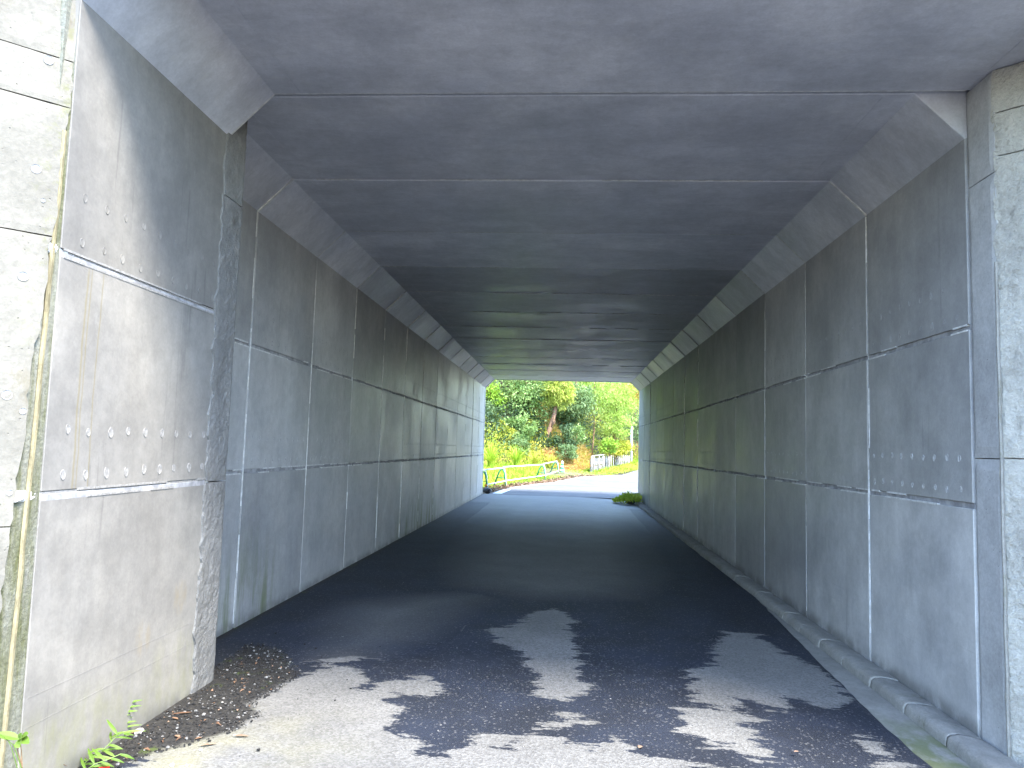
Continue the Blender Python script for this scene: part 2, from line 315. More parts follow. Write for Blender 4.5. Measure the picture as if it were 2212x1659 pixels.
# ------------------------------------------------------------------ the underpass
Z_LOW, Z_TOP = 3.41, 3.687
under = empty('concrete_underpass', (0, 4, 0))
tag(under, 'grey precast concrete box underpass over the road', 'underpass')
def unit(k, y0, y1, xl, xr, xlc, xrc, dz=0.0):
    ch = .0042 if k else .0022
    mb = MB(); outs = []
    inner = [(xl, 2.295), (xl, Z_LOW+dz), (xlc, Z_TOP+dz), (xrc, Z_TOP+dz), (xr, Z_LOW+dz), (xr, 2.295)]
    exp = lambda d: [(xl-d, 2.295), (xl-d, Z_LOW+dz+d*.4), (xlc-d*.4, Z_TOP+dz+d), (xrc+d*.4, Z_TOP+dz+d), (xr+d, Z_LOW+dz+d*.4), (xr+d, 2.295)]
    rings = [(exp(.26), y0), (exp(ch), y0), (inner, y0+ch), (inner, y1-ch), (exp(ch), y1), (exp(.26), y1)]
    vs = [(x, y, z) for rg, y in rings for x, z in rg]; n = 6
    fs = [(a*n+i, a*n+i+1, ((a+1) % 6)*n+i+1, ((a+1) % 6)*n+i) for a in range(6) for i in range(5)]
    fs += [(0, n, 2*n, 3*n, 4*n, 5*n), (5, n+5, 2*n+5, 3*n+5, 4*n+5, 5*n+5)]
    mi = []
    for a in range(6):
        for i in range(5): mi.append(0 if i in (0, 4) else 1)
    mi += [0, 0]
    b = len(mb.v); mb.v += vs; mb.f += fs; mb.mi += mi
    # shutter seams left standing on the soffit, a hand's breadth in from each haunch
    for xs in (xlc+.17, xrc-.17): mb.box(xs-.003, xs+.003, y0+.02, y1-.02, Z_TOP+dz-.0025, Z_TOP+dz+.01, 0, 1)
    WM = M['wall_sun_offset'] if k == 0 else M['wall']
    seg = mb.build('culvert_segment', [WM, M['ceil']], under)
    for side, xw in ((-1, xl), (1, xr)):
        for (z0, z1) in ((1.262, 2.262), (-.05, 1.228)):
            p = MB(); dx = random.uniform(-.0015, .0015); p.box(xw+dx, xw+side*.26, y0, y1, z0, z1, ch)
            if z0 < 0:
                for zz in (.30, .42): p.box(xw+dx-side*.001, xw+dx+side*.02, y0+.02, y1-.02, zz, zz+.003)
            p.build('wall_panel', WM, seg)
        # recess filler of the two level joints, with smeared mortar along the lips
        for (zl, zh) in ((2.2621, 2.2949), (1.2281, 1.2619)):
            f = MB(); f.box(xw+side*.012, xw+side*.2, y0+.002, y1-.002, zl, zh)
            for zz, s_ in ((zh, 1), (zl, -1)):
                y = y0+.02
                while y < y1-.05:
                    ln = random.uniform(.08, .4)
                    if random.random() < (.75 if k == 0 else .4): f.box(xw-side*random.uniform(.001, .003), xw+side*.014, y, min(y+ln, y1-.01), zz-.006, zz+random.uniform(.003, .006), 0, 1)
                    y += ln
            f.build('joint_filler', [M['filler'], M['white_mortar'] if k else M['plug']], seg)
        # rows of plugged formwork holes
        for zr, mt in ((1.33, 'plug' if k == 0 else 'plug_mid'), (1.52, 'plug' if k == 0 else 'plug_mid'), (2.36, 'plug_dark'), (2.56, 'plug_dark')):
            rows = MB()
            for q in range(9):
                yc = y0+.13+q*.155+random.uniform(-.008, .008); zc = zr+random.uniform(-.008, .008)
                if zr > 2.3: zc += .012*q*(-1 if side < 0 else 1)*0
                rr = random.uniform(.017, .024)*(1.15 if k == 0 and zr < 2 else 1)
                one = MB(); nn = 12; xx = xw-side*(.0025 if k == 0 else .001)
                ring = [(xx, yc+rr*.72*math.cos(2*math.pi*i/nn)*random.uniform(.85, 1.1), zc+rr*math.sin(2*math.pi*i/nn)*random.uniform(.85, 1.1)) for i in range(nn)]
                back = [(xw+side*.01, p_[1], p_[2]) for p_ in ring]
                mid = [(xx+side*.0015, yc+(p_[1]-yc)*.6, zc+(p_[2]-zc)*.6) for p_ in ring]
                fsx = [tuple(range(nn, 2*nn))]+[(i, (i+1) % nn, nn+(i+1) % nn, nn+i) for i in range(nn)]+[(i, (i+1) % nn, 2*nn+(i+1) % nn, 2*nn+i) for i in range(nn)]
                tgt = one if (k == 0 and side < 0) else rows
                tgt.add(ring+mid+back, fsx)
                if tgt is one: one.build('hole_plug', M['plug'] if zr < 2 else M['wall_sun_offset'], seg)
            if rows.v: tag(rows.build('hole_plug', M[mt], seg), kind='stuff')
    return seg
Y0 = 4.465
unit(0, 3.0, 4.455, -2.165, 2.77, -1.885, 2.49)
N_SEG = 13
for k in range(1, N_SEG+1):
    y0 = Y0+1.5*(k-1)+(.035 if k == 1 else .009); y1 = Y0+1.5*k-.009
    e = .007 if k > 1 else 0
    unit(k, y0, y1, -2.607+random.uniform(-e, e), 2.326+random.uniform(-e, e), -2.322, 2.044, random.uniform(-e, e))
for k in range(0, N_SEG+1):                 # sealant between the segments
    yc = Y0+1.5*k; f = MB(); h = .0095 if k else .007
    if k == 0: yc = 4.464
    rec = .020 if k else .006
    xl, xr, xlc, xrc = -2.607, 2.326, -2.322, 2.044
    prof = [(xl, -.05), (xl, Z_LOW), (xlc, Z_TOP), (xrc, Z_TOP), (xr, Z_LOW), (xr, -.05)]
    if k == 0: prof = [(-2.165, -.05), (-2.165, Z_LOW), (-1.885, Z_TOP), (2.32, Z_TOP), (2.321, Z_TOP), (2.322, Z_TOP)]
    for i in range(5):
        if k == 0 and i >= 3: continue
        (xa, za), (xb, zb) = prof[i], prof[i+1]; n_ = Vector((-(zb-za), 0, xb-xa)).normalized(); mi = 1 if i in (1, 3) or k == 0 else 0
        if i == 2 and k: rec_ = rec
        A = [Vector((xa, yc, za))+n_*d+Vector((0, s_*h, 0)) for d in ((-.008 if mi and k else rec*(.3 if mi else 1)), .15) for s_ in (-1, 1)]
        B = [Vector((xb, yc, zb))+n_*d+Vector((0, s_*h, 0)) for d in ((-.008 if mi and k else rec*(.3 if mi else 1)), .15) for s_ in (-1, 1)]
        f.add(A+B, [(0, 1, 5, 4), (2, 3, 7, 6), (0, 2, 6, 4), (1, 3, 7, 5), (0, 1, 3, 2), (4, 5, 7, 6)], mi)
    if k:                               # broken pale strips in mortar colour, standing in for lit joint edges
        def lips(p0, p1, inw):
            p0, p1 = Vector((p0[0], 0, p0[1])), Vector((p1[0], 0, p1[1])); L_ = (p1-p0).length; d_ = (p1-p0)/L_; s_ = random.uniform(0, .2)
            while s_ < L_-.05:
                ln = min(random.uniform(.15, .9), L_-s_-.01)
                if random.random() < .85:
                    yo = yc+random.choice((-1, 1, 1))*.0115; a_, b_ = p0+d_*s_+Vector((0, yo, 0)), p0+d_*(s_+ln)+Vector((0, yo, 0)); w_ = random.uniform(.0025, .0055); n3 = Vector((inw[0], 0, inw[1])); yv = Vector((0, w_, 0))
                    f.add([q_+o_ for q_ in (a_, b_) for o_ in (-yv-n3*.006, -yv+n3*.0045, yv+n3*.0045, yv-n3*.006)], [(0, 1, 5, 4), (1, 2, 6, 5), (2, 3, 7, 6), (0, 1, 2, 3), (4, 5, 6, 7)], 1)
                s_ += ln+random.uniform(.02, .3)
        lips((xlc, Z_TOP), (xrc, Z_TOP), (0, -1)); lips((xl, 0), (xl, Z_LOW), (1, 0)); lips((xr, 0), (xr, Z_LOW), (-1, 0))
    f.build('segment_joint_seal', [M['seal'], M['white_mortar']], under)
# far mouth: a short collar cast against the last segment
c = MB(); YE0, YE1 = Y0+1.5*N_SEG+.007, 24.165
c.box(-3.2, -2.607, YE0, YE1, -.05, 4.3, .006); c.box(2.326, 3.2, YE0, YE1, -.05, 4.3, .006)
c.add([(x, y, z) for y in (YE0, YE1) for x, z in ((-2.607, Z_LOW), (-2.322, Z_TOP), (2.044, Z_TOP), (2.326, Z_LOW), (2.326, 4.3), (-2.607, 4.3))],
      [(0, 1, 7, 6), (1, 2, 8, 7), (2, 3, 9, 8), (3, 4, 10, 9), (4, 5, 11, 10), (5, 0, 6, 11), (0, 5, 4, 3, 2, 1), (6, 7, 8, 9, 10, 11)])
c.build('far_collar', M['wall'], under)

# a rough-faced slab: front grid with relief, ragged ends, closed back
def slab(name, mat, parent, P0, U, V, nu, nv, depth, amp=.004, freq=9, rag0=0.0, rag1=0.0, edge_in=.01, seed=0, ragtop=0.0):
    P0, U, V = Vector(P0), Vector(U), Vector(V); Nn = U.cross(V).normalized(); lu, lv = U.length, V.length; vs = []
    for j in range(nv+1):
        for i in range(nu+1):
            a, b = i/nu, j/nv; q = P0+U*a+V*b
            j0 = mn.fractal(q*7+Vector((seed, 0, 0)), .6, 2.2, 5)*rag0*2; j1 = mn.fractal(q*7+Vector((0, seed+5, 0)), .6, 2.2, 5)*rag1*2
            off = U.normalized()*(j0*(1-a)+j1*a)
            d = mn.fractal(q*freq+Vector((0, 0, seed)), .7, 2.1, 5)*amp
            e = min(a*lu, (1-a)*lu, b*lv, (1-b)*lv)
            d -= edge_in*max(0, 1-e/.012) if e < .012 else 0
            vs.append(q+off+Nn*d)
    W = nu+1; nb_ = len(vs)
    fs = [(j*W+i, j*W+i+1, (j+1)*W+i+1, (j+1)*W+i) for j in range(nv) for i in range(nu)]
    rim = [i for i in range(W)]+[j*W+nu for j in range(1, nv+1)]+[nv*W+i for i in range(nu-1, -1, -1)]+[j*W for j in range(nv-1, 0, -1)]
    for r_ in rim: vs.append(vs[r_]-Nn*depth)
    nr = len(rim); fs += [(rim[i], rim[(i+1) % nr], nb_+(i+1) % nr, nb_+i) for i in range(nr)]+[tuple(nb_+i for i in range(nr))]
    mb = MB(); mb.add(vs, fs); o = mb.build(name, mat, parent, smooth=False); return o
# left column of patched mortar closing the step between the first unit and the rest (faces +X)
lc = empty('left_infill', (-2.2, 4.5, 0)); 
bpy.data.objects.remove(lc)
for a, b in ((-.02, 1.236), (1.244, 3.02), (3.027, 3.684)):
    slab('mortar_infill', M['mortar'], under, (-2.153, 4.42, a), (0, .268, 0), (0, 0, b-a), 14, max(8, int((b-a)/.025)), .46, .0035, 22, rag0=.016, edge_in=.002, seed=int(a*10)+3)
for a, b in ((-.1, 1.515), (1.521, 3.1), (3.106, 3.684)):   # right: smooth strip facing -X
    slab('smooth_infill', M['infill'], under, (2.33, 4.494, a), (0, -.277, 0), (0, 0, b-a), 8, max(8, int((b-a)/.06)), .3, .002, 6, seed=int(a*7)+9)
q = (2.331, 4.222, 0); s45 = .70711
for a, b in ((-.1, 1.518), (1.525, 3.183), (3.19, 3.432), (3.438, 3.68)):      # right: hacked face turned 45 degrees towards the viewer
    slab('hacked_infill', M['hacked'], under, (q[0], q[1], a), (.62*s45, -.62*s45, 0), (0, 0, b-a), 30, max(8, int((b-a)/.02)), .2, .007, 30, rag0=.008, edge_in=.003, seed=int(a*5)+2)
f = MB(); f.tube([(2.327+mn.noise(Vector((0, 0, z*3)))*.006, 4.208+mn.noise(Vector((5, 0, z*4)))*.006, z) for z in np.arange(-.05, 2.6, .06)], .009, 6)
f.build('mortar_bead', M['kerb'], under)
# mossy joint strip at the left mouth, its cream ridge and dabs of mortar
def ye(z): return 2.82+(z-.7)*(.18/2.4)
strip = MB(); zs = np.arange(-.1, 3.75, .05)
for i, z in enumerate(zs): strip.v += [(-2.170, 2.998, z), (-2.182-.006*mn.noise(Vector((0, 1, z*4))), .5*(2.998+ye(z)), z), (-2.198, ye(z)+.004, z), (-2.40, ye(z)+.03, z)]
for i in range(len(zs)-1):
    for j in range(3): strip.f.append((i*4+j, i*4+j+1, i*4+j+5, i*4+j+4)); strip.mi.append(0)
strip.box(-2.6, -2.20, 2.96, 2.997, -.1, 3.75)
strip.build('mossy_joint', M['moss_strip'], under)
f = MB(); f.tube([(-2.178+.004*mn.noise(Vector((0, 0, z*5))), 2.985-.33*(3.0-ye(z))+.004*mn.noise(Vector((3, 0, z*3))), z) for z in np.arange(-.05, 2.85, .05)], .011, 6)
f.build('cream_ridge', M['ridge'], under)
for z in (2.28, 1.245):
    slab('mortar_dab', M['white_mortar'], under, (-2.172, ye(z)+.01, z-.02), (0, .16, 0), (0, 0, .045), 16, 6, .03, .006, 30, rag0=.01, rag1=.0, seed=2)
# bright steel-grey channel filling the first unit's level joints
for z in (2.262, 1.232):
    f = MB(); f.box(-2.169, -2.2, 3.005, 4.43, z+.018, z+.028, .002, 0); f.box(-2.166, -2.19, 3.005, 4.43, z-.012, z+.018, .002, 1); f.box(-2.173, -2.2, 3.005, 4.43, z-.022, z-.012, .003, 0)
    f.build('joint_channel', [M['plug'], M['filler']], under)

# ------------------------------------------------------------------ wing walls and the embankment
def wing(sign, x0, y0, lifts, label, holes=(), yfun=None, ln=4.2):
    w = empty('wing_wall', (x0, y0, 0)); tag(w, label, 'wing wall', 'wing walls of the underpass')
    for a, b in lifts:
        U = Vector((sign*s45, -s45, 0))*ln
        p0 = Vector((x0, yfun(a) if yfun else y0, a)); p1 = Vector((x0, yfun(b) if yfun else y0, b))
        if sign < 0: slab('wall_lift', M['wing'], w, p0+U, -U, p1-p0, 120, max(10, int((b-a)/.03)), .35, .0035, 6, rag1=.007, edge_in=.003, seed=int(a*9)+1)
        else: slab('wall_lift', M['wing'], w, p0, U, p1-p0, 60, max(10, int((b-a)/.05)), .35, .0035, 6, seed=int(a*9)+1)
    for px, py, r_ in holes:
        d = CF+CR*((px-1106)/FPX)-CU*((py-829.5)/FPX); nn_ = Vector((s45, -s45, 0)); z_ = 1.5
        for _ in range(6):
            y_ = yfun(z_); tt = nn_.dot(Vector((x0, y_, 0))-Vector((0, 0, EYE))*0)/nn_.dot(d); z_ = EYE+d.z*tt
        c_ = Vector((0, 0, EYE))+d*tt; mb = MB(); nseg = 16; u_ = Vector((s45, s45, 0))
        rg = [c_+nn_*.004+(u_*math.cos(2*math.pi*i/nseg)+Vector((0, 0, 1))*math.sin(2*math.pi*i/nseg))*r_ for i in range(nseg)]
        rg2 = [c_+nn_*.001+(u_*math.cos(2*math.pi*i/nseg)+Vector((0, 0, 1))*math.sin(2*math.pi*i/nseg))*r_*.8 for i in range(nseg)]
        bk = [p_-nn_*.03 for p_ in rg]
        mb.add(rg+rg2+bk, [(i, (i+1) % nseg, nseg+(i+1) % nseg, nseg+i) for i in range(nseg)]+[(i, (i+1) % nseg, 2*nseg+(i+1) % nseg, 2*nseg+i) for i in range(nseg)]+[tuple(range(nseg, 2*nseg))])
        mb.build('tie_hole_plug', M['plug_dark'] if r_ < .02 else M['plug'], w)
    return w
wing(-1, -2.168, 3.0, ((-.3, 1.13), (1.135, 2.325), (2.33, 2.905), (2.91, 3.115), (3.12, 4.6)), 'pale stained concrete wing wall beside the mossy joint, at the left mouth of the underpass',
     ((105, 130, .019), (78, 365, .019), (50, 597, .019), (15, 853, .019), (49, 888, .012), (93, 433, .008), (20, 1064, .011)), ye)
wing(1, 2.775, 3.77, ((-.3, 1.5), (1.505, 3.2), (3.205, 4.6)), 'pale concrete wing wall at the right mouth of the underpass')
# embankment carrying the main road over the box, far-side wall with an unseen barrier added to set the shade beyond
prof = [(3.02, 3.97), (3.02, 4.6), (4.2, 4.7), (11.0, 5.0), (24.16, 5.0), (24.16, 3.97)]
e = MB(); X0, X1 = -30, 30
e.v = [(x, y, z) for x in (X0, X1) for y, z in prof]; n = len(prof)
e.f = [tuple(range(n)), tuple(range(n, 2*n))]+[(i, (i+1) % n, n+(i+1) % n, n+i) for i in range(n)]; e.mi = [0]*len(e.f)
e.box(-30, -2.89, 4.8, 24.15, -.6, 3.966); e.box(3.08, 30, 4.8, 24.15, -.6, 3.966)
e.box(-30, -5.2, -.2, 4.79, -.6, 3.966); e.box(5.9, 30, -.2, 4.79, -.6, 3.966)
tag(e.build('embankment', M['earth']), kind='structure')
b_ = empty('shade_barrier', (0, 24.3, 9)); tag(b_, 'unseen concrete parapet added above the far mouth to set its shade line', 'barrier')  # out of view, height chosen for the shade it casts past the exit
f = MB(); f.box(-30, 30, 24.17, 24.4, 4.305, 5.6, .02); f.box(-30, -3.205, 24.17, 24.4, -.5, 4.3, .02); f.box(3.205, 30, 24.17, 24.4, -.5, 4.3, .02); f.build('parapet', M['infill'], b_)

# ------------------------------------------------------------------ ground and road
def zr(Y): return max(0.0, .03*(Y-34)) if Y > 34 else 0.0
g = MB(); GX = [-300, -60, -20, -10, -5, 0, 5, 10, 20, 60, 300]; GY = [-300, -60, -20, 0, 20, 26, 30, 34, 40, 46, 55, 70, 120, 400]
for y in GY:
    for x in GX: g.v.append((x, y, min(zr(y), 2.5)-.16))
w = len(GX); g.f = [(j*w+i, j*w+i+1, (j+1)*w+i+1, (j+1)*w+i) for j in range(len(GY)-1) for i in range(w-1)]; g.mi = [0]*len(g.f)
tag(g.build('ground', M['earth']), kind='structure')

ap = MB(); ap.box(-9, 9, -26, 2.6, -.3, -.02); tag(ap.build('bounce_apron', M['asphalt_out']), kind='structure')  # unseen paved apron, added to bounce light up to the near ceiling
def P8(pts): return [((600+x/2.4578)*.96805, (1164+y/2.4578)*.96805) for x, y in pts]
def P7(pts): return [((1485+x/2.765)*.96805, (1114+y/2.765)*.96805) for x, y in pts]
DRY = [
 P8([(-760, 1500), (-690, 1270), (-560, 1190), (-420, 1120), (-330, 1080), (-230, 1000), (-300, 960), (-240, 930), (-60, 930), (0, 940), (120, 870), (270, 820), (430, 795), (510, 810), (540, 850), (500, 900), (550, 930), (600, 900), (720, 870), (860, 845), (930, 880), (950, 920), (880, 960), (800, 940), (700, 930), (640, 960), (620, 990), (700, 1010), (760, 1030), (690, 1065), (700, 1100), (640, 1140), (660, 1170), (750, 1185), (810, 1175), (840, 1220), (880, 1260), (960, 1290), (1040, 1250), (1110, 1195), (1200, 1175), (1290, 1200), (1320, 1240), (1400, 1215), (1450, 1185), (1560, 1190), (1650, 1205), (1800, 1235), (1900, 1200), (1960, 1220), (2010, 1275), (2100, 1280), (2300, 1320), (2800, 1400), (2800, 2600), (-760, 2600)]),
 P8([(1220, 590), (1330, 570), (1460, 500), (1560, 480), (1640, 510), (1660, 560), (1650, 640), (1680, 720), (1700, 800), (1715, 860), (1748, 900), (1720, 950), (1620, 978), (1520, 965), (1450, 945), (1500, 915), (1450, 880), (1510, 850), (1440, 800), (1400, 730), (1330, 690), (1250, 660)]),
 P8([(290, 790), (250, 700), (280, 600), (260, 540), (420, 440), (800, 400), (1300, 380), (1150, 470), (1000, 560), (900, 640), (700, 700), (560, 740), (430, 780)]),
 P7([(160, 1060), (330, 1010), (300, 920), (380, 800), (560, 810), (700, 900), (850, 960), (960, 1010), (1090, 1110), (1130, 1190), (1080, 1250), (960, 1240), (850, 1205), (700, 1180), (760, 1275), (640, 1260), (560, 1225), (430, 1215), (500, 1275), (350, 1270), (200, 1230)]),
 P7([(90, 1290), (170, 1280), (300, 1290), (350, 1270), (550, 1310), (540, 1370), (430, 1370), (500, 1395), (600, 1450), (560, 1500), (635, 1560), (560, 1575), (420, 1520), (250, 1500), (200, 1450), (100, 1410)]),
 P7([(1225, 1435), (1300, 1460), (1360, 1510), (1260, 1525)]), P7([(1330, 1590), (1400, 1565), (1550, 1600), (1650, 1700), (1400, 1800)]),
 P8([(1480, 1140), (1560, 1095), (1640, 1105), (1620, 1125), (1540, 1150)]), P8([(1690, 1095), (1770, 1105), (1740, 1120)]), P8([(1600, 1060), (1690, 1055), (1660, 1078)]),
]
DRY = [[tuple(gnd(x, min(y, 1900))[:2]) for x, y in pg] for pg in DRY]
DRY.append([(-1.5, 9.5), (-1.2, 8.2), (-.3, 7.6), (.8, 7.9), (1.3, 9.5), (1.5, 14), (1.7, 30), (-1.9, 30), (-1.8, 14)])
def sdist(P, poly):
    poly = np.array(poly); A = poly; B = np.roll(poly, -1, 0); best = np.full(len(P), 1e9); ins = np.zeros(len(P), bool)
    for a, b in zip(A, B):
        ab = b-a; t_ = np.clip(((P-a)@ab)/(ab@ab+1e-12), 0, 1); best = np.minimum(best, np.linalg.norm(P-a-t_[:, None]*ab, axis=1))
        c = (a[1] > P[:, 1]) != (b[1] > P[:, 1])
        with np.errstate(divide='ignore', invalid='ignore'): ins ^= c & (P[:, 0] < (b[0]-a[0])*(P[:, 1]-a[1])/(b[1]-a[1])+a[0])
    return np.where(ins, best, -best)
def edge_r(y):                              # wavy right edge of the asphalt
    base = np.interp(y, [-12, 3, 5.2, 8.6, 24.1], [1.85, 1.86, 1.92, 2.13, 2.10])
    return base+.02*mn.noise(Vector((0, y*1.4, 0)))+.012*mn.noise(Vector((3, y*5, 0)))
ys = np.concatenate([np.arange(-12, 3, .8), np.arange(3, 9, .035), np.arange(9, 24.2, .16), [24.17]]); nx = 170
V_, UU = [], np.linspace(0, 1, nx)
for y in ys:
    xr_ = edge_r(y); xl_ = -2.62 if y > 2.9 else -2.62-(2.9-y)*.95
    for u in UU:
        x = xl_+(xr_-xl_)*u; V_.append((x, y, -.045*max(0, (x-.3)/1.6)**1.5-.010*(1 if u == 1 else 0)+.004*mn.noise(Vector((x*.7, y*.7, 0)))))
V_ = np.array(V_); me = bpy.data.meshes.new('road'); ny = len(ys)
F_ = [(j*nx+i, j*nx+i+1, (j+1)*nx+i+1, (j+1)*nx+i) for j in range(ny-1) for i in range(nx-1)]
me.from_pydata(V_.tolist(), [], F_)
P = V_[:, :2]; SD = [sdist(P, pg) for pg in DRY]; sdm = np.max(SD, 0)
dry = np.clip(.52+sdm/.62, 0, 1); soft = [2, len(DRY)-1]; hard = np.max([q_ for i, q_ in enumerate(SD) if i not in soft], 0); lev = np.where(hard < -.24, 0.0, 1.0)
for i in soft:
    m_ = (SD[i] > -.15) & (hard < -.24); lev = np.where(m_, .8*np.clip((SD[i]+.15)/.9, 0, 1), lev); dry = np.where(m_, 1, dry)
lev = np.where(P[:, 1] > 14, np.maximum(lev, np.interp(P[:, 1], [14, 17, 22, 24], [.0, .45, .8, .9])), lev)  # road colour raised towards the exit, standing in for the glare there
dry = np.where(P[:, 1] > 19, np.maximum(dry, np.clip((P[:, 1]-19)/3, 0, 1)), dry)  # dry mask raised there too, to carry that painted brightness
dry = np.where(P[:, 1] < 3.35, 1, dry)
SOIL = [tuple(gnd(x, y)[:2]) for x, y in [(90, 1720), (160, 1700), (330, 1628), (420, 1605), (500, 1580), (560, 1548), (545, 1520), (600, 1490), (650, 1455), (600, 1400), (540, 1390), (470, 1440), (415, 1460), (150, 1640), (60, 1720)]]
soil = np.clip(.5+sdist(P, SOIL)/.5, 0, 1); soil = np.maximum(soil, np.clip(.62-(P[:, 0]+2.6)/.5, 0, .8)*(P[:, 1] > 4.8))
for nm, arr in (('dry', dry), ('level', lev), ('soil', soil)):
    at_ = me.attributes.new(nm, 'FLOAT', 'POINT'); at_.data.foreach_set('value', arr.astype(np.float32))
me.polygons.foreach_set('use_smooth', [True]*len(me.polygons))
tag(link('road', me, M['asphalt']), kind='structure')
# gutter apron and kerb of separate blocks along the right wall
g = MB(); gy = np.arange(-2, 24.2, .25)
for y in gy: g.v += [(1.6, y, -.085), (1.95, y, -.066+.003*mn.noise(Vector((1, y*3, 0)))), (2.14, y, -.069), (2.32, y, -.08)]
for j in range(len(gy)-1):
    for i in range(3): g.f.append((j*4+i, j*4+i+1, j*4+i+5, j*4+i+4)); g.mi.append(0)
tag(g.build('gutter', M['gutter']), kind='structure')
kerb = empty('kerb', (2.2, 4, -.07)); tag(kerb, 'low concrete kerb of short blocks along the foot of the right wall', 'kerb')
kme = []
for v_ in range(3):
    mb = MB(); Lk = .518; nyk = 24; sec = [(2.128, -.075), (2.133, -.035), (2.142, -.012), (2.16, -.001), (2.20, .002), (2.26, -.004), (2.322, -.014)]
    for j in range(nyk+1):
        s_ = j/nyk; yy = s_*Lk; e_ = max(0, 1-min(yy, Lk-yy)/.02)
        for i, (x, z) in enumerate(sec):
            d = mn.fractal(Vector((x*9, yy*9+v_*7, z*9)), .7, 2, 5)*.005
            mb.v.append((x+.0015*e_*e_+(d if i < 4 else 0), yy, z-.0015*e_*e_+(d if i > 1 else 0)))
    ws = len(sec); mb.f = [(j*ws+i, j*ws+i+1, (j+1)*ws+i+1, (j+1)*ws+i) for j in range(nyk) for i in range(ws-1)]
    mb.v += [(2.322, 0, -.09), (2.13, 0, -.09), (2.322, Lk, -.09), (2.13, Lk, -.09)]; n0 = len(mb.v)-4
    mb.f += [tuple(range(ws))+(n0, n0+1), tuple(nyk*ws+i for i in range(ws))+(n0+2, n0+3)]; mb.mi = [0]*len(mb.f)
    o = mb.build('kerb_block', M['kerb'], kerb, smooth=True); kme.append(o)
for i in range(44):
    y = 2.372+i*.52
    if y > 23.3: break
    if i < 3: o = kme[i]
    else: o = kme[random.randrange(3)].copy(); COL.objects.link(o)
    o.location = (random.uniform(-.004, .004), y, random.uniform(-.004, .004)); o.matrix_parent_inverse = Matrix.Translation((2.2, 4, -.07)).inverted()

# road beyond: follows the guard fence round to the right
LE = [(24.18, -2.45), (27, -2.2), (28.5, -2.05), (31.5, -1.3), (35.1, -.21), (38.2, .70), (39.5, 1.75), (40.6, 2.9), (43, 3.55), (46.7, 4.44), (55, 7.2), (70, 14)]
def left_edge(y): return float(np.interp(y, [a for a, _ in LE], [b for _, b in LE]))
g = MB(); yy = np.concatenate([np.arange(24.175, 47, .5), np.arange(47, 70, 1.5)]); nxo = 24
for y in yy:
    xl_ = left_edge(y)
    for i in range(nxo+1): u = (i/nxo)**1.5; g.v.append((xl_+(16+max(0, y-30)-xl_)*u, y, zr(y)))
g.f = [(j*(nxo+1)+i, j*(nxo+1)+i+1, (j+1)*(nxo+1)+i+1, (j+1)*(nxo+1)+i) for j in range(len(yy)-1) for i in range(nxo)]; g.mi = [0]*len(g.f)
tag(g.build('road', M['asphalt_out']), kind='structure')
def marking(pts, wd):
    g = MB()
    for i, (x, y) in enumerate(pts):
        a = Vector(pts[max(0, i-1)]); b = Vector(pts[min(len(pts)-1, i+1)]); t_ = (b-a).normalized(); nrm = Vector((t_.y, -t_.x))
        g.v += [(x, y, zr(y)+.004), (x+nrm.x*wd, y+nrm.y*wd, zr(y)+.004)]
    g.f = [(2*i, 2*i+1, 2*i+3, 2*i+2) for i in range(len(pts)-1)]; g.mi = [0]*len(g.f); tag(g.build('road_marking', M['paint']), kind='structure')
marking([(left_edge(y)+.03, y) for y in np.arange(28.1, 41, .6)], .16)
marking([(-2.33, 24.6), (-2.27, 25.8), (-2.2, 27.2)], .30)

# hillside behind the road
FOOT = [(-30, 24.5), (-12, 26), (-7, 28), (-5, 33), (-2.6, 38.5), (-.8, 41.2), (1.0, 41.9), (1.4, 42.7), (2.65, 47.5), (4.4, 54.2), (8, 64), (20, 80)]
fx = np.linspace(0, 1, 61); fp = np.array(FOOT, float); cum = np.r_[0, np.cumsum(np.linalg.norm(np.diff(fp, axis=0), axis=1))]; cum /= cum[-1]
foot = np.stack([np.interp(fx, cum, fp[:, 0]), np.interp(fx, cum, fp[:, 1])], 1)
tg = np.gradient(foot, axis=0); nrm = np.stack([-tg[:, 1], tg[:, 0]], 1); nrm /= np.linalg.norm(nrm, axis=1)[:, None]
for _ in range(8): nrm[1:-1] = (nrm[:-2]+nrm[1:-1]*2+nrm[2:])/4
def hill_pt(u, d, lift=0.0):
    x = np.interp(u, fx, foot[:, 0]); y = np.interp(u, fx, foot[:, 1]); nx_ = np.interp(u, fx, nrm[:, 0]); ny_ = np.interp(u, fx, nrm[:, 1])
    X = x+nx_*d; Y = y+ny_*d; h = np.where(d < .6, .12*np.maximum(d, 0), .07+(np.minimum(d, 6.6)-.6)*1.05+np.maximum(d-6.6, 0)*.12)
    bump_ = np.array([mn.noise(Vector((a*.35, b*.35, 3)))*.6 for a, b in zip(np.atleast_1d(X), np.atleast_1d(Y))])*np.clip(np.atleast_1d(d)/2, 0, 1)
    Z = np.array([zr(b) for b in np.atleast_1d(y)])+h+bump_+lift
    return np.stack([np.atleast_1d(X), np.atleast_1d(Y), Z], 1)
g = MB(); ds = [-6, -2, -.4, 0, .3, .6, 1, 1.5, 2, 2.6, 3.2, 4, 5, 6, 7.5, 9, 11, 13, 16]
for dd in ds:
    p_ = hill_pt(fx, np.full(len(fx), float(max(dd, -.4))))
    if dd < -.4: p_[:, :2] += nrm*(dd+.4); 
    if dd < 0: p_[:, 2] = [max(zr(y_), 0)-.02-(.10 if dd < -.4 else 0) for y_ in p_[:, 1]]
    g.v += [tuple(v_) for v_ in p_]
w = len(fx); g.f = [(j*w+i, j*w+i+1, (j+1)*w+i+1, (j+1)*w+i) for j in range(len(ds)-1) for i in range(w-1)]; g.mi = [0]*len(g.f)
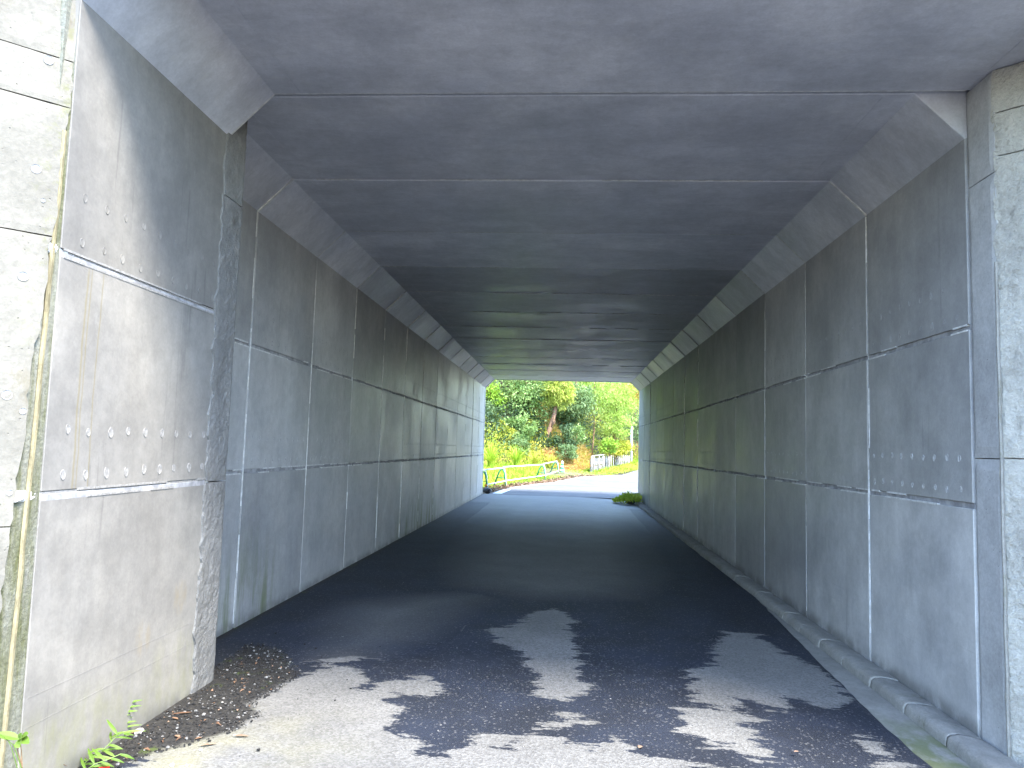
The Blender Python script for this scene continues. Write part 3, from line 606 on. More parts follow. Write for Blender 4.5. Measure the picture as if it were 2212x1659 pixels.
tag(g.build('hillside', M['shade_earth'], smooth=True), kind='structure')
# verge between the guard fence and the slope
vg = MB(); vy = [24.2, 26, 28, 30, 32, 34, 36, 38, 40, 41.5]
for y in vy:
    e_ = left_edge(y)+.0
    for i in range(6): x = e_-i*1.6*(1 if i < 5 else 3); vg.v.append((x-.0, y, zr(y)-.004-(.0 if i else .02)+.10*min(i, 3)+.05*mn.noise(Vector((x, y, 0)))*(i > 0)))
vg.f = [(j*6+i, j*6+i+1, (j+1)*6+i+1, (j+1)*6+i) for j in range(len(vy)-1) for i in range(5)]; vg.mi = [0]*len(vg.f)
tag(vg.build('verge', M['earth'], smooth=True), kind='structure')

# ------------------------------------------------------------------ foliage
def leaf_mesh(name, C, D, Ln, Wd, tint, mat, parent=None, bend=.0, Nrm=None):
    """one pointed two-part leaf per centre C: axis D, length Ln, width Wd"""
    n = len(C); D = D/np.linalg.norm(D, axis=1)[:, None]
    rd = rng.normal(size=(n, 3)) if Nrm is None else Nrm
    S = np.cross(D, rd); S /= np.linalg.norm(S, axis=1)[:, None]+1e-9; Nn = np.cross(S, D)
    Ln = np.broadcast_to(Ln, (n,))[:, None]; Wd = np.broadcast_to(Wd, (n,))[:, None]
    base = C; tip = C+D*Ln-Nn*Ln*bend; mid = C+D*Ln*.5
    V = np.stack([base, mid+S*Wd*.5+Nn*Wd*.12, mid-S*Wd*.5+Nn*Wd*.12, tip, mid-Nn*Wd*.05], 1).reshape(-1, 3)
    i0 = np.arange(n)*5; F = np.stack([np.stack([i0, i0+1, i0+4], 1), np.stack([i0, i0+4, i0+2], 1), np.stack([i0+1, i0+3, i0+4], 1), np.stack([i0+4, i0+3, i0+2], 1)], 1).reshape(-1, 3)
    me = bpy.data.meshes.new(name); me.vertices.add(len(V)); me.vertices.foreach_set('co', V.astype(np.float32).ravel())
    me.loops.add(F.size); me.loops.foreach_set('vertex_index', F.astype(np.int32).ravel())
    me.polygons.add(len(F)); me.polygons.foreach_set('loop_start', np.arange(0, F.size, 3, dtype=np.int32)); me.update(calc_edges=True)
    a = me.attributes.new('tint', 'FLOAT', 'POINT'); a.data.foreach_set('value', np.repeat(np.clip(tint, 0, 1), 5).astype(np.float32))
    return link(name, me, mat, parent)
def clumps(center, rad, n_cl, n_leaf, cl_r=.28, shell=.55):
    """leaf centres and outward directions, gathered in clumps over an uneven ellipsoid"""
    center = np.array(center, float); rad = np.array(rad, float)
    d = rng.normal(size=(n_cl, 3)); d /= np.linalg.norm(d, axis=1)[:, None]; r_ = shell+(1-shell)*rng.random(n_cl)**.6
    r_ *= 1+.25*np.array([mn.noise(Vector(v)*1.7+Vector(center)) for v in d])
    cc = center+d*r_[:, None]*rad; idx = rng.integers(0, n_cl, n_leaf); o = rng.normal(size=(n_leaf, 3))*cl_r*np.minimum(rad.mean(), 1.2)
    pos = cc[idx]+o*np.array([1, 1, .6]); dirs = d[idx]*.6+rng.normal(size=(n_leaf, 3))*.7+o*.6+np.array([0, -.25, -.1])
    return pos, dirs, idx
def crown(parent, center, rad, n, mat, ln=.11, wd=.06, n_cl=40, cl_r=.25, droop=0.0, name='crown'):
    p, d, idx = clumps(center, rad, n_cl, n, cl_r); d[:, 2] -= droop
    cl_t = rng.random(n_cl)*.5; tint = cl_t[idx]+rng.random(n)*.5
    return leaf_mesh(name, p, d, ln*(.6+.8*rng.random(n)), wd*(.6+.8*rng.random(n)), tint, mat, parent, bend=.25)
def tree(label, base, top, crowns, mat, trunk_r=.07, trunk_mat='bark', group='trees and bushes on the slope beyond the underpass', name='tree', cat='tree', **kw):
    base, top = Vector(base), Vector(top); e_ = empty(name, base); tag(e_, label, cat, group)
    mb = MB(); npt = 7; pts = []
    for i in range(npt):
        s_ = i/(npt-1); pts.append(base.lerp(top, s_)+Vector((mn.noise(Vector((s_*3, base.x, 1))), mn.noise(Vector((s_*3, base.y, 7))), 0))*.12*(top-base).length*.3)
    mb.tube(pts, [trunk_r*(1-.6*i/(npt-1)) for i in range(npt)], 7)
    for c_, r_, n_ in crowns:
        st_ = pts[random.randrange(2, npt-1)]; en = Vector(c_)
        mb.tube([st_, st_.lerp(en, .5)+Vector((0, 0, .1)), en], [trunk_r*.45, trunk_r*.3, trunk_r*.12], 5)
    mb.build('trunk', M[trunk_mat], e_, smooth=True)
    for c_, r_, n_ in crowns: crown(e_, c_, r_, n_, mat, **kw)
    return e_
def C1(x, y, Y): return at((1040+x*420/2212)*.96805, (820+y*315/1659)*.96805, Y)
def base_of(p, Y=None):                    # where a stem under point p meets the slope
    u = fx[np.argmin([abs(f_[0]-p[0])+abs(f_[1]-min(p[1], 60))*.3 for f_ in foot])]
    best = None
    for d_ in np.arange(.2, 14, .3):
        h = hill_pt(np.array([u]), np.array([d_]))[0]
        s_ = abs(h[1]-p[1])
        if best is None or s_ < best[0]: best = (s_, h)
    h = best[1]; return Vector((p[0], h[1], h[2]-.15))
G = 'trees on the slope beyond the underpass'
def tr(label, x, y, Y, rx, rz, n, mat, **kw):
    c_ = C1(x, y, Y); b = base_of(c_); b.x += kw.pop('bx', 0); k = kw.pop('lobes', 3); cr = []
    for i in range(k):
        o = Vector((random.uniform(-.5, .5)*rx, random.uniform(-.3, .3)*rx, random.uniform(-.45, .45)*rz)) if k > 1 else Vector()
        cr.append((c_+o, (rx*.75, rx*.65, rz*.7), n//k))
    return tree(label, b, c_+Vector((0, 0, rz*.3)), cr, mat, group=G, **kw)
tr('bright lime green small tree at the left edge of the far opening', 250, 420, 43.0, .95, 1.7, 4200, L['maple'], ln=.13, wd=.09, lobes=5, n_cl=30)
tr('large bushy tree with pale glossy leaves left of the leaning trunk', 700, 330, 44.5, 1.7, 1.6, 9000, L['glossy'], ln=.15, wd=.08, lobes=6, n_cl=45)
tr('second glossy tree rising behind the pale bushy one', 560, 60, 47.5, 2.4, 1.6, 7000, L['glossy'], ln=.15, wd=.08, lobes=5)
tr('dark evergreen tree in the shade behind the lime green one', 330, 380, 46.5, 1.8, 2.2, 6000, L['dark'], ln=.14, wd=.07, lobes=5)
tr('dark evergreen tree in the hollow right of the leaning trunk', 1180, 620, 46.5, 1.5, 1.9, 6000, L['dark'], ln=.15, wd=.06, lobes=5)
tr('blue green drooping tree just right of the leaning trunk', 1290, 430, 45.2, 1.25, 1.2, 4500, L['blue'], ln=.2, wd=.05, lobes=4, droop=.5)
tr('tall bamboo clump with yellow green leaves, upper middle right', 1500, 260, 46.5, 1.7, 1.7, 7000, L['bamboo'], ln=.22, wd=.035, lobes=5, droop=.5, trunk_r=.04)
tr('pale green bamboo clump above the post fence', 1760, 420, 48.5, 1.3, 1.5, 5200, L['bamboo'], ln=.24, wd=.035, lobes=5, droop=.6, trunk_r=.04)
tr('amber leaved tree in the upper right corner of the far opening', 1960, 270, 50.0, 1.2, 1.6, 4200, L['autumn'], bx=2.0, ln=.15, wd=.07, lobes=4)
tr('dull green bushy tree behind the pale pole', 1960, 640, 58.5, 1.8, 1.7, 4200, L['blue'], ln=.18, wd=.06, lobes=4)
tr('leafy tree in the background above the bamboo', 1300, 10, 51, 3.6, 1.8, 7000, L['feather'], ln=.2, wd=.07, lobes=6)
tr('yellow green tree on the skyline of the slope at the right', 1800, 90, 53, 2.6, 1.6, 6000, L['feather'], ln=.2, wd=.06, lobes=5)
for i, (x, Y, z, mt, lb) in enumerate(((-8, 34, 4, 'glossy', 'broad leaved tree on the slope outside the left of the opening'), (-6, 40, 6, 'dark', 'dark tree high on the slope at the left'), (-12, 33, 4, 'maple', 'lime green tree far along the slope to the left'), (9, 62, 5, 'bamboo', 'bamboo clump beyond the bend to the right'), (14, 66, 5, 'glossy', 'broad leaved tree beyond the bend of the road'))):
    c_ = Vector((x, Y, z)); tree(lb, Vector((x, Y, 0)), c_, [(c_+Vector((random.uniform(-1, 1), 0, random.uniform(-1, 1))), (1.6, 1.5, 1.5), 1600) for _ in range(3)], L[mt], group=G, ln=.22, wd=.1)
# the leaning tree with its feathery drooping crown
b0, b1, b2 = C1(905, 945, 43.2), C1(985, 720, 43.3), C1(1065, 380, 43.6)
e_ = empty('leaning_tree', b0); tag(e_, 'leaning reddish brown trunk with a feathery drooping yellow green crown', 'tree', G)
mb = MB(); mb.tube([b0-Vector((.1, 0, .3)), b0, b1, C1(1035, 560, 43.4), b2, C1(1075, 150, 43.8), C1(1085, -60, 44)], [.19, .17, .14, .12, .10, .08, .05], 9)
mb.tube([b1, C1(1040, 640, 43.1), C1(1035, 560, 43.1)], [.07, .05, .03], 6); mb.tube([C1(1050, 450, 43.5), C1(960, 400, 43.4), C1(880, 420, 43.2)], [.05, .03, .015], 5)
mb.build('trunk', M['bark'], e_, smooth=True)
for x, y, rx, rz, n_ in ((1080, 230, .75, .55, 2600), (1150, 330, .5, .4, 1400), (1000, 340, .45, .45, 1300), (1100, 60, .8, .5, 2200), (1130, 420, .2, .3, 250)):
    crown(e_, C1(x, y, 43.3), (rx, rx*.8, rz), n_, L['feather'], ln=.2, wd=.04, n_cl=24, droop=.8)
# bushes along the toe of the slope
GB = 'bushes along the foot of the slope'
for lb, x, y, Y, rx, rz, n_, mt in (
    ('amber and green bush at the left edge under the lime tree', 300, 640, 42.2, .7, .35, 1500, 'yellow'),
    ('reddish twiggy bush beside the left portal wall', 260, 800, 41.2, .55, .35, 1000, 'drygrass'),
    ('light green bush left of the leaning trunk foot', 560, 760, 42.0, 1.0, .75, 3200, 'glossy'),
    ('yellow green bush above the guard fence', 420, 820, 41.6, .7, .5, 1600, 'yellow'),
    ('pale leaved bush close to the foot of the leaning trunk', 690, 700, 42.0, .6, .6, 1900, 'glossy'),
    ('grey green bush below the leaning trunk', 620, 930, 41.2, .6, .4, 1500, 'blue'),
    ('dark low bush right of the leaning trunk foot', 1160, 860, 43.0, .55, .8, 1900, 'dark'),
    ('small blue green bush above the cone', 1180, 1000, 42.4, .5, .4, 1100, 'blue'),
    ('fern like green bush left of the orange grass', 1270, 800, 43.6, .6, .5, 1300, 'glossy'),
    ('yellow green bush over the right end of the post fence', 1780, 940, 47.6, 1.0, .45, 2200, 'yellow'),
    ('bright green bush hanging over the middle of the post fence', 1690, 920, 44.8, .5, .35, 1300, 'maple'),
    ('olive bush below the bamboo at the right', 1760, 680, 47.2, 1.1, .7, 2600, 'bamboo'),
    ('rust tinted bush between pole and portal wall', 2020, 1010, 60, .8, .9, 1200, 'drygrass')):
    c_ = C1(x, y, Y); o = empty('bush', c_-Vector((0, 0, rz))); tag(o, lb, 'bush', GB)
    crown(o, c_, (rx, rx*.7, rz), n_, L[mt], ln=.13, wd=.06, n_cl=26, cl_r=.22, name='foliage')
    mb = MB(); 
    for _ in range(4): mb.tube([c_-Vector((0, 0, rz+.3)), c_+Vector((random.uniform(-.5, .5)*rx, 0, random.uniform(-.2, .5)*rz))], [.02, .008], 5)
    mb.build('stem', M['twig'], o)
# slope cover: leaves and blades too many to count
def cover(name, label, u0, u1, d0, d1, n, mat, ln, wd, up=.6, lift=.15, cat='undergrowth'):
    u = rng.uniform(u0, u1, n); d = rng.uniform(d0, d1, n)+rng.normal(size=n)*.15; p = hill_pt(u, d); p[:, 2] += rng.random(n)*lift
    cl = np.array([mn.noise(Vector(q_)*1.1) for q_ in p]); D_ = rng.normal(size=(n, 3))*.6+np.array([.0, -.25, up]); tint = .45+cl*.6+rng.normal(size=n)*.2
    o = leaf_mesh(name, p, D_, ln*(.5+rng.random(n)), wd*(.6+.8*rng.random(n)), tint, mat, None, .25); return tag(o, label, cat, kind='stuff')
cover_left = 1
def u_at(x, y): return fx[np.argmin(np.hypot(foot[:, 0]-x, foot[:, 1]-y))]
ua, ub, uc, ud, ue = u_at(-9, 27), u_at(-2.6, 38.5), u_at(.2, 41.7), u_at(2.6, 44), u_at(9, 62)
cover('undergrowth', 'mixed green undergrowth covering the upper slope', u_at(-20, 25), u_at(20, 78), 1.8, 9, 24000, L['dark'], .22, .10, .3, .3)
cover('undergrowth', 'undergrowth darkened for the shaded hollows left of the leaning trunk', u_at(-9, 27), u_at(-.8, 41.2), 1.4, 6.5, 12000, L['dark'], .19, .09, .2, .35)  # dark leaf colour put in for the shade of the hollows
cover('undergrowth', 'yellow green undergrowth on the lower slope left of the cone', ua, uc, .3, 2.6, 16000, L['yellow'], .17, .06, .5, .3)
cover('undergrowth', 'dark leaves low in the hollow behind the leaning trunk', u_at(-1.6, 40), u_at(1.4, 42), 1.6, 4.5, 6000, L['dark'], .16, .07, .3, .2)
cover('dry_grass', 'orange and straw coloured dry grass on the slope right of the leaning trunk', u_at(.6, 41.8), u_at(3.4, 47), .3, 4.4, 15000, L['drygrass'], .36, .022, -.1, .25, 'dry grass')
cover('undergrowth', 'yellow and amber leaves mixed into the dry grass', u_at(.4, 41.8), ue, .2, 4.6, 13000, L['yellow'], .2, .035, .3, .35)
cover('dry_grass', 'rusty vines and grass trailing down beside the cone', uc, u_at(1.7, 42.3), .0, 1.4, 6000, L['drygrass'], .2, .03, -.1, .25, 'dry grass')
cover('undergrowth', 'lime green weeds along the toe of the slope by the road edge', u_at(-.6, 41.3), ue, -.5, .4, 7000, L['grass'], .13, .035, .6, .12)
cover('undergrowth', 'low grass between the post fence and the far road edge', u_at(1.3, 42.6), u_at(8, 64), -2.0, .1, 12000, L['yellow'], .12, .03, .7, .06)
# grass on the verge behind the guard fence
n = 26000; y_ = rng.uniform(24.4, 41.4, n); off = rng.random(n)**1.3*6+.45; x_ = np.array([left_edge(a) for a in y_])-off
hh = np.clip((off-.3)/2.2, .12, 1); z_ = .1*np.minimum(off/1.6, 3)+np.array([zr(a) for a in y_])-.03
hh = np.where((y_ > 36.5) & (x_ > -1.2), .12, hh)
D_ = rng.normal(size=(n, 3))*.35+np.array([0, 0, 1]); tint = .5+.5*np.array([mn.noise(Vector((a*.8, b*.8, 0))) for a, b in zip(x_, y_)])+rng.normal(size=n)*.2
tag(leaf_mesh('grass', np.stack([x_, y_, z_], 1), D_, .34*hh*(.5+rng.random(n)), .035, tint, L['grass'], None, .3), 'bright green grass and weeds on the verge behind the guard fence', 'grass', kind='stuff')
def tuft(label, p, h, n, mat, spread=.5):
    n_, k = n, 4; a = rng.uniform(0, 2*np.pi, n_); lean = rng.random(n_)*spread; V, F, T = [], [], []
    for i in range(n_):
        dr = np.array([np.cos(a[i]), np.sin(a[i]), 0]); sd_ = np.array([-dr[1], dr[0], 0]); hh_ = h*rng.uniform(.6, 1.1); b = np.array(p)+dr*rng.random()*.12; i0 = len(V)
        for j in range(k+1):
            s_ = j/k; c_ = b+dr*lean[i]*hh_*(s_**2)*1.6+np.array([0, 0, hh_*(s_-.35*lean[i]*s_**3)]); w_ = .022*(1-s_*.9); V += [c_-sd_*w_, c_+sd_*w_]; T += [rng.random()]*2
        F += [(i0+2*j, i0+2*j+1, i0+2*j+3, i0+2*j+2) for j in range(k)]
    me = bpy.data.meshes.new('grass_tuft'); me.from_pydata([tuple(v) for v in V], [], F); at_ = me.attributes.new('tint', 'FLOAT', 'POINT'); at_.data.foreach_set('value', np.array(T, np.float32))
    return tag(link('grass_tuft', me, mat), label, 'grass tuft', 'tall grass tufts behind the guard fence')
tuft('tall arching grass tuft at the left portal wall', C1(290, 1150, 36)+Vector((0, 0, -.1)), 1.5, 110, L['grass'], .9)
tuft('spiky bright green grass tuft above the middle rail', C1(590, 1170, 38), 1.15, 150, L['grass'], .6)
tuft('arching yellowish grass tuft behind the right half of the guard fence', C1(810, 1170, 39.5), 1.0, 90, L['yellow'], .9)
tuft('low pale grass tuft behind the cone', C1(1010, 1150, 41), .7, 70, L['yellow'], .9)
# leaf litter at the kerbside
n = 1500; y_ = rng.uniform(25, 40, n); x_ = np.array([left_edge(a) for a in y_])-rng.random(n)**1.5*.7+.02
tag(leaf_mesh('leaf_litter', np.stack([x_, y_, np.array([zr(a) for a in y_])+.035+rng.random(n)*.03], 1), rng.normal(size=(n, 3))*[1, 1, .3], .09, .06, rng.random(n), L['dead']), 'brown leaf litter along the road edge under the guard fence', 'leaf litter', kind='stuff')

# ------------------------------------------------------------------ guard fence, cone, post fence, pole
gf = empty('guard_fence', (-1.3, 32, 0)); tag(gf, 'low guard fence of pale pipes on green A frame legs along the bend', 'guard fence')
stands = [(-2.554, 25.3), (-2.194, 28.66), (-.86, 35.1), (-.29, 39.0)]
tops = []
for i, (x, y) in enumerate(stands):
    a = Vector(stands[max(0, i-1)]); b = Vector(stands[min(3, i+1)]); t2 = (b-a).normalized(); nr = Vector((t2.y, -t2.x, 0)); B = Vector((x, y, zr(y)))
    if nr.x < 0: nr = -nr
    T = B-nr*.13+Vector((0, 0, .735)); tops.append((B, T, nr, Vector((t2.x, t2.y, 0))))
    mb = MB(); mb.tube([B-Vector((0, 0, .05)), B-nr*.05+Vector((0, 0, .50)), B-nr*.075+Vector((0, 0, .62)), B-nr*.105+Vector((0, 0, .70)), T], .024, 8); mb.build('front_leg', M['pipe'], gf, True)
    mb = MB(); o = Vector((t2.x, t2.y, 0))*-.07
    mb.tube([B+o+Vector((0, 0, -.03)), B+o-nr*.07+Vector((0, 0, .55)), B+o-nr*.13+Vector((0, 0, .66)), B+o-nr*.22+Vector((0, 0, .66)), B+o-nr*.29+Vector((0, 0, .55)), B+o-nr*.50+Vector((0, 0, -.03))], .027, 8)
    mb.tube([B+o-nr*.05+Vector((0, 0, .36)), B+o-nr*.37+Vector((0, 0, .36))], .016, 6); mb.build('a_frame', M['green_pipe'], gf, True)
    mb = MB(); mb.tube([B-nr*.05+o*1.2+Vector((0, 0, .23)), B-nr*.05+o*2.2+Vector((0, 0, .23))], [.045, .045], 8); mb.build('reflector', M['orange'], gf, True)
for i in range(3):
    (B0, T0, n0_, _), (B1, T1, n1_, _) = tops[i], tops[i+1]
    mb = MB(); mb.tube([T0+Vector((0, 0, .0 if i == 0 else .03)), T1+Vector((0, 0, 0))], .024, 8); mb.build('top_rail', M['pipe'], gf, True)
    mb = MB(); mb.tube([B0-n0_*.03+Vector((0, 0, .25)), B1-n1_*.03+Vector((0, 0, .24))], .021, 8); mb.build('lower_rail', M['pipe'], gf, True)
mb = MB(); mb.tube([tops[0][1], tops[0][1]-Vector((1.2, 3.0, 0))*.5], .03, 8); mb.build('top_rail', M['pipe'], gf, True)
# cone
cp = Vector((-.13, 39.9, zr(39.9))); cn = empty('traffic_cone', cp); tag(cn, 'green traffic cone with white bands at the end of the guard fence', 'traffic cone')
def cr_(z): return .155-.125*z/.70
mb = MB(); mb.box(cp.x-.19, cp.x+.19, cp.y-.19, cp.y+.19, cp.z, cp.z+.035, .008); mb.build('base', M['green_cone'], cn)
mb = MB(); mb.tube([cp+Vector((0, 0, z)) for z in (.03, .08, .3, .5, .70, .72)], [.165, cr_(.08), cr_(.3), cr_(.5), cr_(.70), .02], 20); mb.build('body', M['green_cone'], cn, True)
for z0, z1 in ((.17, .28), (.37, .47), (.55, .72)):
    mb = MB(); mb.tube([cp+Vector((0, 0, z)) for z in (z0, z1)], [cr_(z0)+.004, cr_(z1)+.004], 20); mb.build('white_band', M['white_band'], cn, True)
# post fence holding back the toe of the slope
pf = empty('post_fence', (1.8, 41.6, .2)); tag(pf, 'weathered fence of pale upright posts and boards holding the slope', 'fence')
def fen(s): return Vector((1.47+(4.43-1.47)*s, 41.4+(52.5-41.4)*s, 0))
ps = [0, .055, .19, .30, .335, .39, .45, .52, .58, .64, .69, .74, .79, .84, .885, .93, .97, 1.0]
# photo spacing of the posts is given along the picture, turned into distances along the fence
def s_of(u): xa, xb = 1.47/41.4, 4.43/52.5; k_ = xa+(xb-xa)*u; return (k_*41.4-1.47)/((4.43-1.47)-k_*(52.5-41.4))
for i, u in enumerate(ps):
    s_ = s_of(u); p = fen(s_); z0 = zr(p.y); h_ = .98-.28*s_+random.uniform(-.05, .03); mb = MB(); ln_ = random.uniform(-.02, .02)
    mb.tube([p+Vector((0, 0, z0-.1)), p+Vector((ln_, 0, z0+h_))], [random.uniform(.028, .04)]*2, 8); mb.build('post', M['post_wood'], pf, True)
for i in range(len(ps)-1):
    if i in (7, 8): continue
    a, b = fen(s_of(ps[i])), fen(s_of(ps[i+1])); dv = (b-a).normalized(); bk = Vector((-dv.y, dv.x, 0))*.06
    for kx, (za, zb) in enumerate(((.02, .44), (.455, .86))):
        if i > 6 and kx == 1 and random.random() < .3: continue
        z0 = zr(a.y); q0, q1 = a+bk+dv*.01, b+bk-dv*.01; hs = .98-.28*s_of(ps[i]); za_, zb_ = za*hs, zb*hs+random.uniform(-.04, .03)
        mb = MB(); vs = [v+Vector((0, 0, z0+z)) for v in (q0, q1, q1+bk*.5, q0+bk*.5) for z in (za_, zb_)]
        mb.add(vs, [(0, 2, 3, 1), (2, 4, 5, 3), (4, 6, 7, 5), (6, 0, 1, 7), (1, 3, 5, 7), (0, 6, 4, 2)]); mb.build('board', M['panel_grey'], pf)
a, b = fen(-.0), fen(s_of(.34)); mb = MB(); mb.tube([a+Vector((0, -.04, zr(a.y)+.96)), b+Vector((0, -.04, zr(b.y)+.94))], .03, 7); mb.build('top_rail', M['post_wood'], pf, True)
pb = Vector((4.80, 55.2, zr(55.2))); up = empty('utility_pole', pb); tag(up, 'slim pale pole standing at the right end of the post fence', 'pole')
mb = MB(); mb.tube([pb-Vector((0, 0, .3)), pb+Vector((0, 0, 1)), pb+Vector((0, 0, 2.62))], [.085, .083, .078], 12); mb.build('shaft', M['pole'], up, True)
mb = MB(); mb.tube([pb+Vector((0, 0, 2.62)), pb+Vector((0, 0, 2.66))], [.09, .07], 12); mb.build('cap', M['pole'], up, True)
mb = MB(); mb.tube([pb+Vector((0, 0, 1.12)), pb+Vector((0, 0, 1.15))], .092, 12); mb.build('band', M['filler'], up, True)

# ------------------------------------------------------------------ heap, weeds and rubble at the far right corner
def stone(p, r_, mat, label=None, parent=None, name='stone', seed=0, group=None, sub=2):
    bm = bmesh.new(); bmesh.ops.create_icosphere(bm, subdivisions=sub, radius=1)
    sc = (random.uniform(.8, 1.3), random.uniform(.7, 1.1), random.uniform(.5, .8))
    for v in bm.verts:
        d = 1+.35*mn.noise(v.co*1.3+Vector((seed, 0, 0))); v.co = Vector((v.co.x*sc[0], v.co.y*sc[1], v.co.z*sc[2]))*r_*d+Vector(p)
    me = bpy.data.meshes.new(name); bm.to_mesh(me); bm.free(); o = link(name, me, mat, parent)
    if label: tag(o, label, 'stone', group)
    return o
stone((2.12, 22.7, .08), .16, M['rock'], 'dark damp stone lying against the far end of the right wall', seed=1)
stone((1.93, 22.35, .03), .11, M['rock'], 'smaller dark stone half under the green weeds', seed=2)
stone((2.2, 23.6, .12), .17, M['pale_rock'], 'pale lump standing in for the sunlit concrete end behind the weeds', seed=3)  # added lump, its pale colour stands for a concrete end in sun
stone((-2.52, 24.75, .08), .13, M['rock'], 'dark lump by the first post of the guard fence', seed=4)
n = 900; a = rng.uniform(0, 2*np.pi, n); r_ = np.sqrt(rng.random(n)); x_ = 1.86+.42*r_*np.cos(a); y_ = 22.6+.8*r_*np.sin(a)
tag(leaf_mesh('weed_clump', np.stack([x_, y_, .02+.24*(1-r_)*rng.random(n)+.18*np.clip((x_-1.6)/.6, 0, 1)*rng.random(n)], 1), rng.normal(size=(n, 3))*.5+[0, -.2, .6], .09, .035, rng.random(n), L['lime'], None, .3), 'low bright green weeds at the far right corner of the underpass', 'weeds')
# ------------------------------------------------------------------ near left corner: gravel, litter, plants
poly = np.array(SOIL); pts = []
while len(pts) < 2600:
    q_ = np.array([[rng.uniform(-2.3, -1.2), rng.uniform(3.3, 5.9)]]); d = sdist(q_, SOIL)[0]
    if q_[0, 0] < -2.14 and q_[0, 1] < 4.7: continue
    if d > -.02 or rng.random() < .01: pts.append(q_[0])
ico = [(0, 0, 1), (.89, 0, .45), (.28, .85, .45), (-.72, .53, .45), (-.72, -.53, .45), (.28, -.85, .45), (.72, .53, -.45), (-.28, .85, -.45), (-.89, 0, -.45), (-.28, -.85, -.45), (.72, -.53, -.45), (0, 0, -1)]
icf = [(0, 1, 2), (0, 2, 3), (0, 3, 4), (0, 4, 5), (0, 5, 1), (1, 6, 2), (2, 7, 3), (3, 8, 4), (4, 9, 5), (5, 10, 1), (6, 7, 2), (7, 8, 3), (8, 9, 4), (9, 10, 5), (10, 6, 1), (11, 7, 6), (11, 8, 7), (11, 9, 8), (11, 10, 9), (11, 6, 10)]
g = MB(); I = np.array(ico)
for q_ in pts:
    r_ = .0028+.0075*rng.random()**3.5; s_ = I*rng.uniform(.7, 1.3, 3)*[1, 1, .6]*r_+rng.normal(size=(12, 3))*r_*.12
    g.add(s_+[q_[0], q_[1], r_*.3+.004], icf, int(rng.random() < .16))
tag(g.build('gravel', [M['dirt'], M['grit']]), 'loose gravel and grit on the dark silt at the foot of the left wall', 'gravel', kind='stuff')
n = 0; LP_ = []
while n < 80:
    q_ = np.array([[rng.uniform(-2.14, -1.3), rng.uniform(3.3, 5.2)]])
    if sdist(q_, SOIL)[0] > .02: LP_.append(q_[0]); n += 1
LP_ = np.array(LP_); tag(leaf_mesh('leaf_litter', np.c_[LP_, .006+.008*rng.random(n)], rng.normal(size=(n, 3))*[1, 1, .15], .012+.03*rng.random(n)**3, .008+.012*rng.random(n)**2, rng.random(n), L['dead'], None, .3, np.array([0, 0, 1.])+rng.normal(size=(n, 3))*.3), 'small brown leaf scraps and bark bits in the silt by the left wall', 'leaf litter', kind='stuff')
g = MB()
for _ in range(420):                       # stray grit on the asphalt
    q_ = (rng.uniform(-1.8, 1.7), 3.6+rng.random()**1.6*6); r_ = .002+.004*rng.random()**3; g.add(I*rng.uniform(.7, 1.3, 3)*[1, 1, .6]*r_+[q_[0], q_[1], r_*.3-.03*max(0, (q_[0]-.3)/1.6)**1.5*1.4], icf, 0)
tag(g.build('gravel', [M['grit']]), 'stray grit scattered over the asphalt', 'grit', kind='stuff')
def gp(px, py): p = gnd(px, py); return p
for i, (px, py, r_, lb) in enumerate(((300, 1583, .026, 'pale angular stone at the foot of the left wall, largest by the weeds'), (507, 1590, .009, 'small bluish grey chip on the silt'), (372, 1670, .014, 'flat pale chip at the lower edge of the silt'),
    (403, 1667, .010, 'tan pebble beside the flat pale chip'), (475, 1531, .010, 'whitish pebble in the middle of the silt'), (440, 1545, .011, 'pale pebble near the corner of the left column'), (480, 1518, .008, 'rounded pebble near the column foot'), (433, 1622, .010, 'cream pebble left of the dead leaves'))):
    stone(gp(px, min(py, 1655))+Vector((0, 0, r_*.4)), r_, M['pale_rock'], lb, seed=i+9, group='pebbles on the silt', sub=1)
def flat_leaf(name, label, p, ln, wd, ang, mat, cat='dead leaf', group='dead leaves on the ground', curl=.25, tint=.5):
    V, F = [], []; k = 6; dr = Vector((math.cos(ang), math.sin(ang), 0)); sd_ = Vector((-dr.y, dr.x, 0))
    for j in range(k+1):
        s_ = j/k; w_ = wd*.5*math.sin(math.pi*min(max(s_, .04), .97))**.8; c_ = Vector(p)+dr*(s_-.5)*ln
        V += [c_-sd_*w_+Vector((0, 0, w_*curl*1.5+.002)), c_+Vector((0, 0, .003+.004*math.sin(s_*6))), c_+sd_*w_+Vector((0, 0, w_*curl+.002))]
    for j in range(k): F += [(3*j, 3*j+1, 3*j+4, 3*j+3), (3*j+1, 3*j+2, 3*j+5, 3*j+4)]
    me = bpy.data.meshes.new(name); me.from_pydata([tuple(v) for v in V], [], F); a_ = me.attributes.new('tint', 'FLOAT', 'POINT'); a_.data.foreach_set('value', np.full(len(V), tint, np.float32)); o = link(name, me, mat)
    if label: tag(o, label, cat, group)
    return o
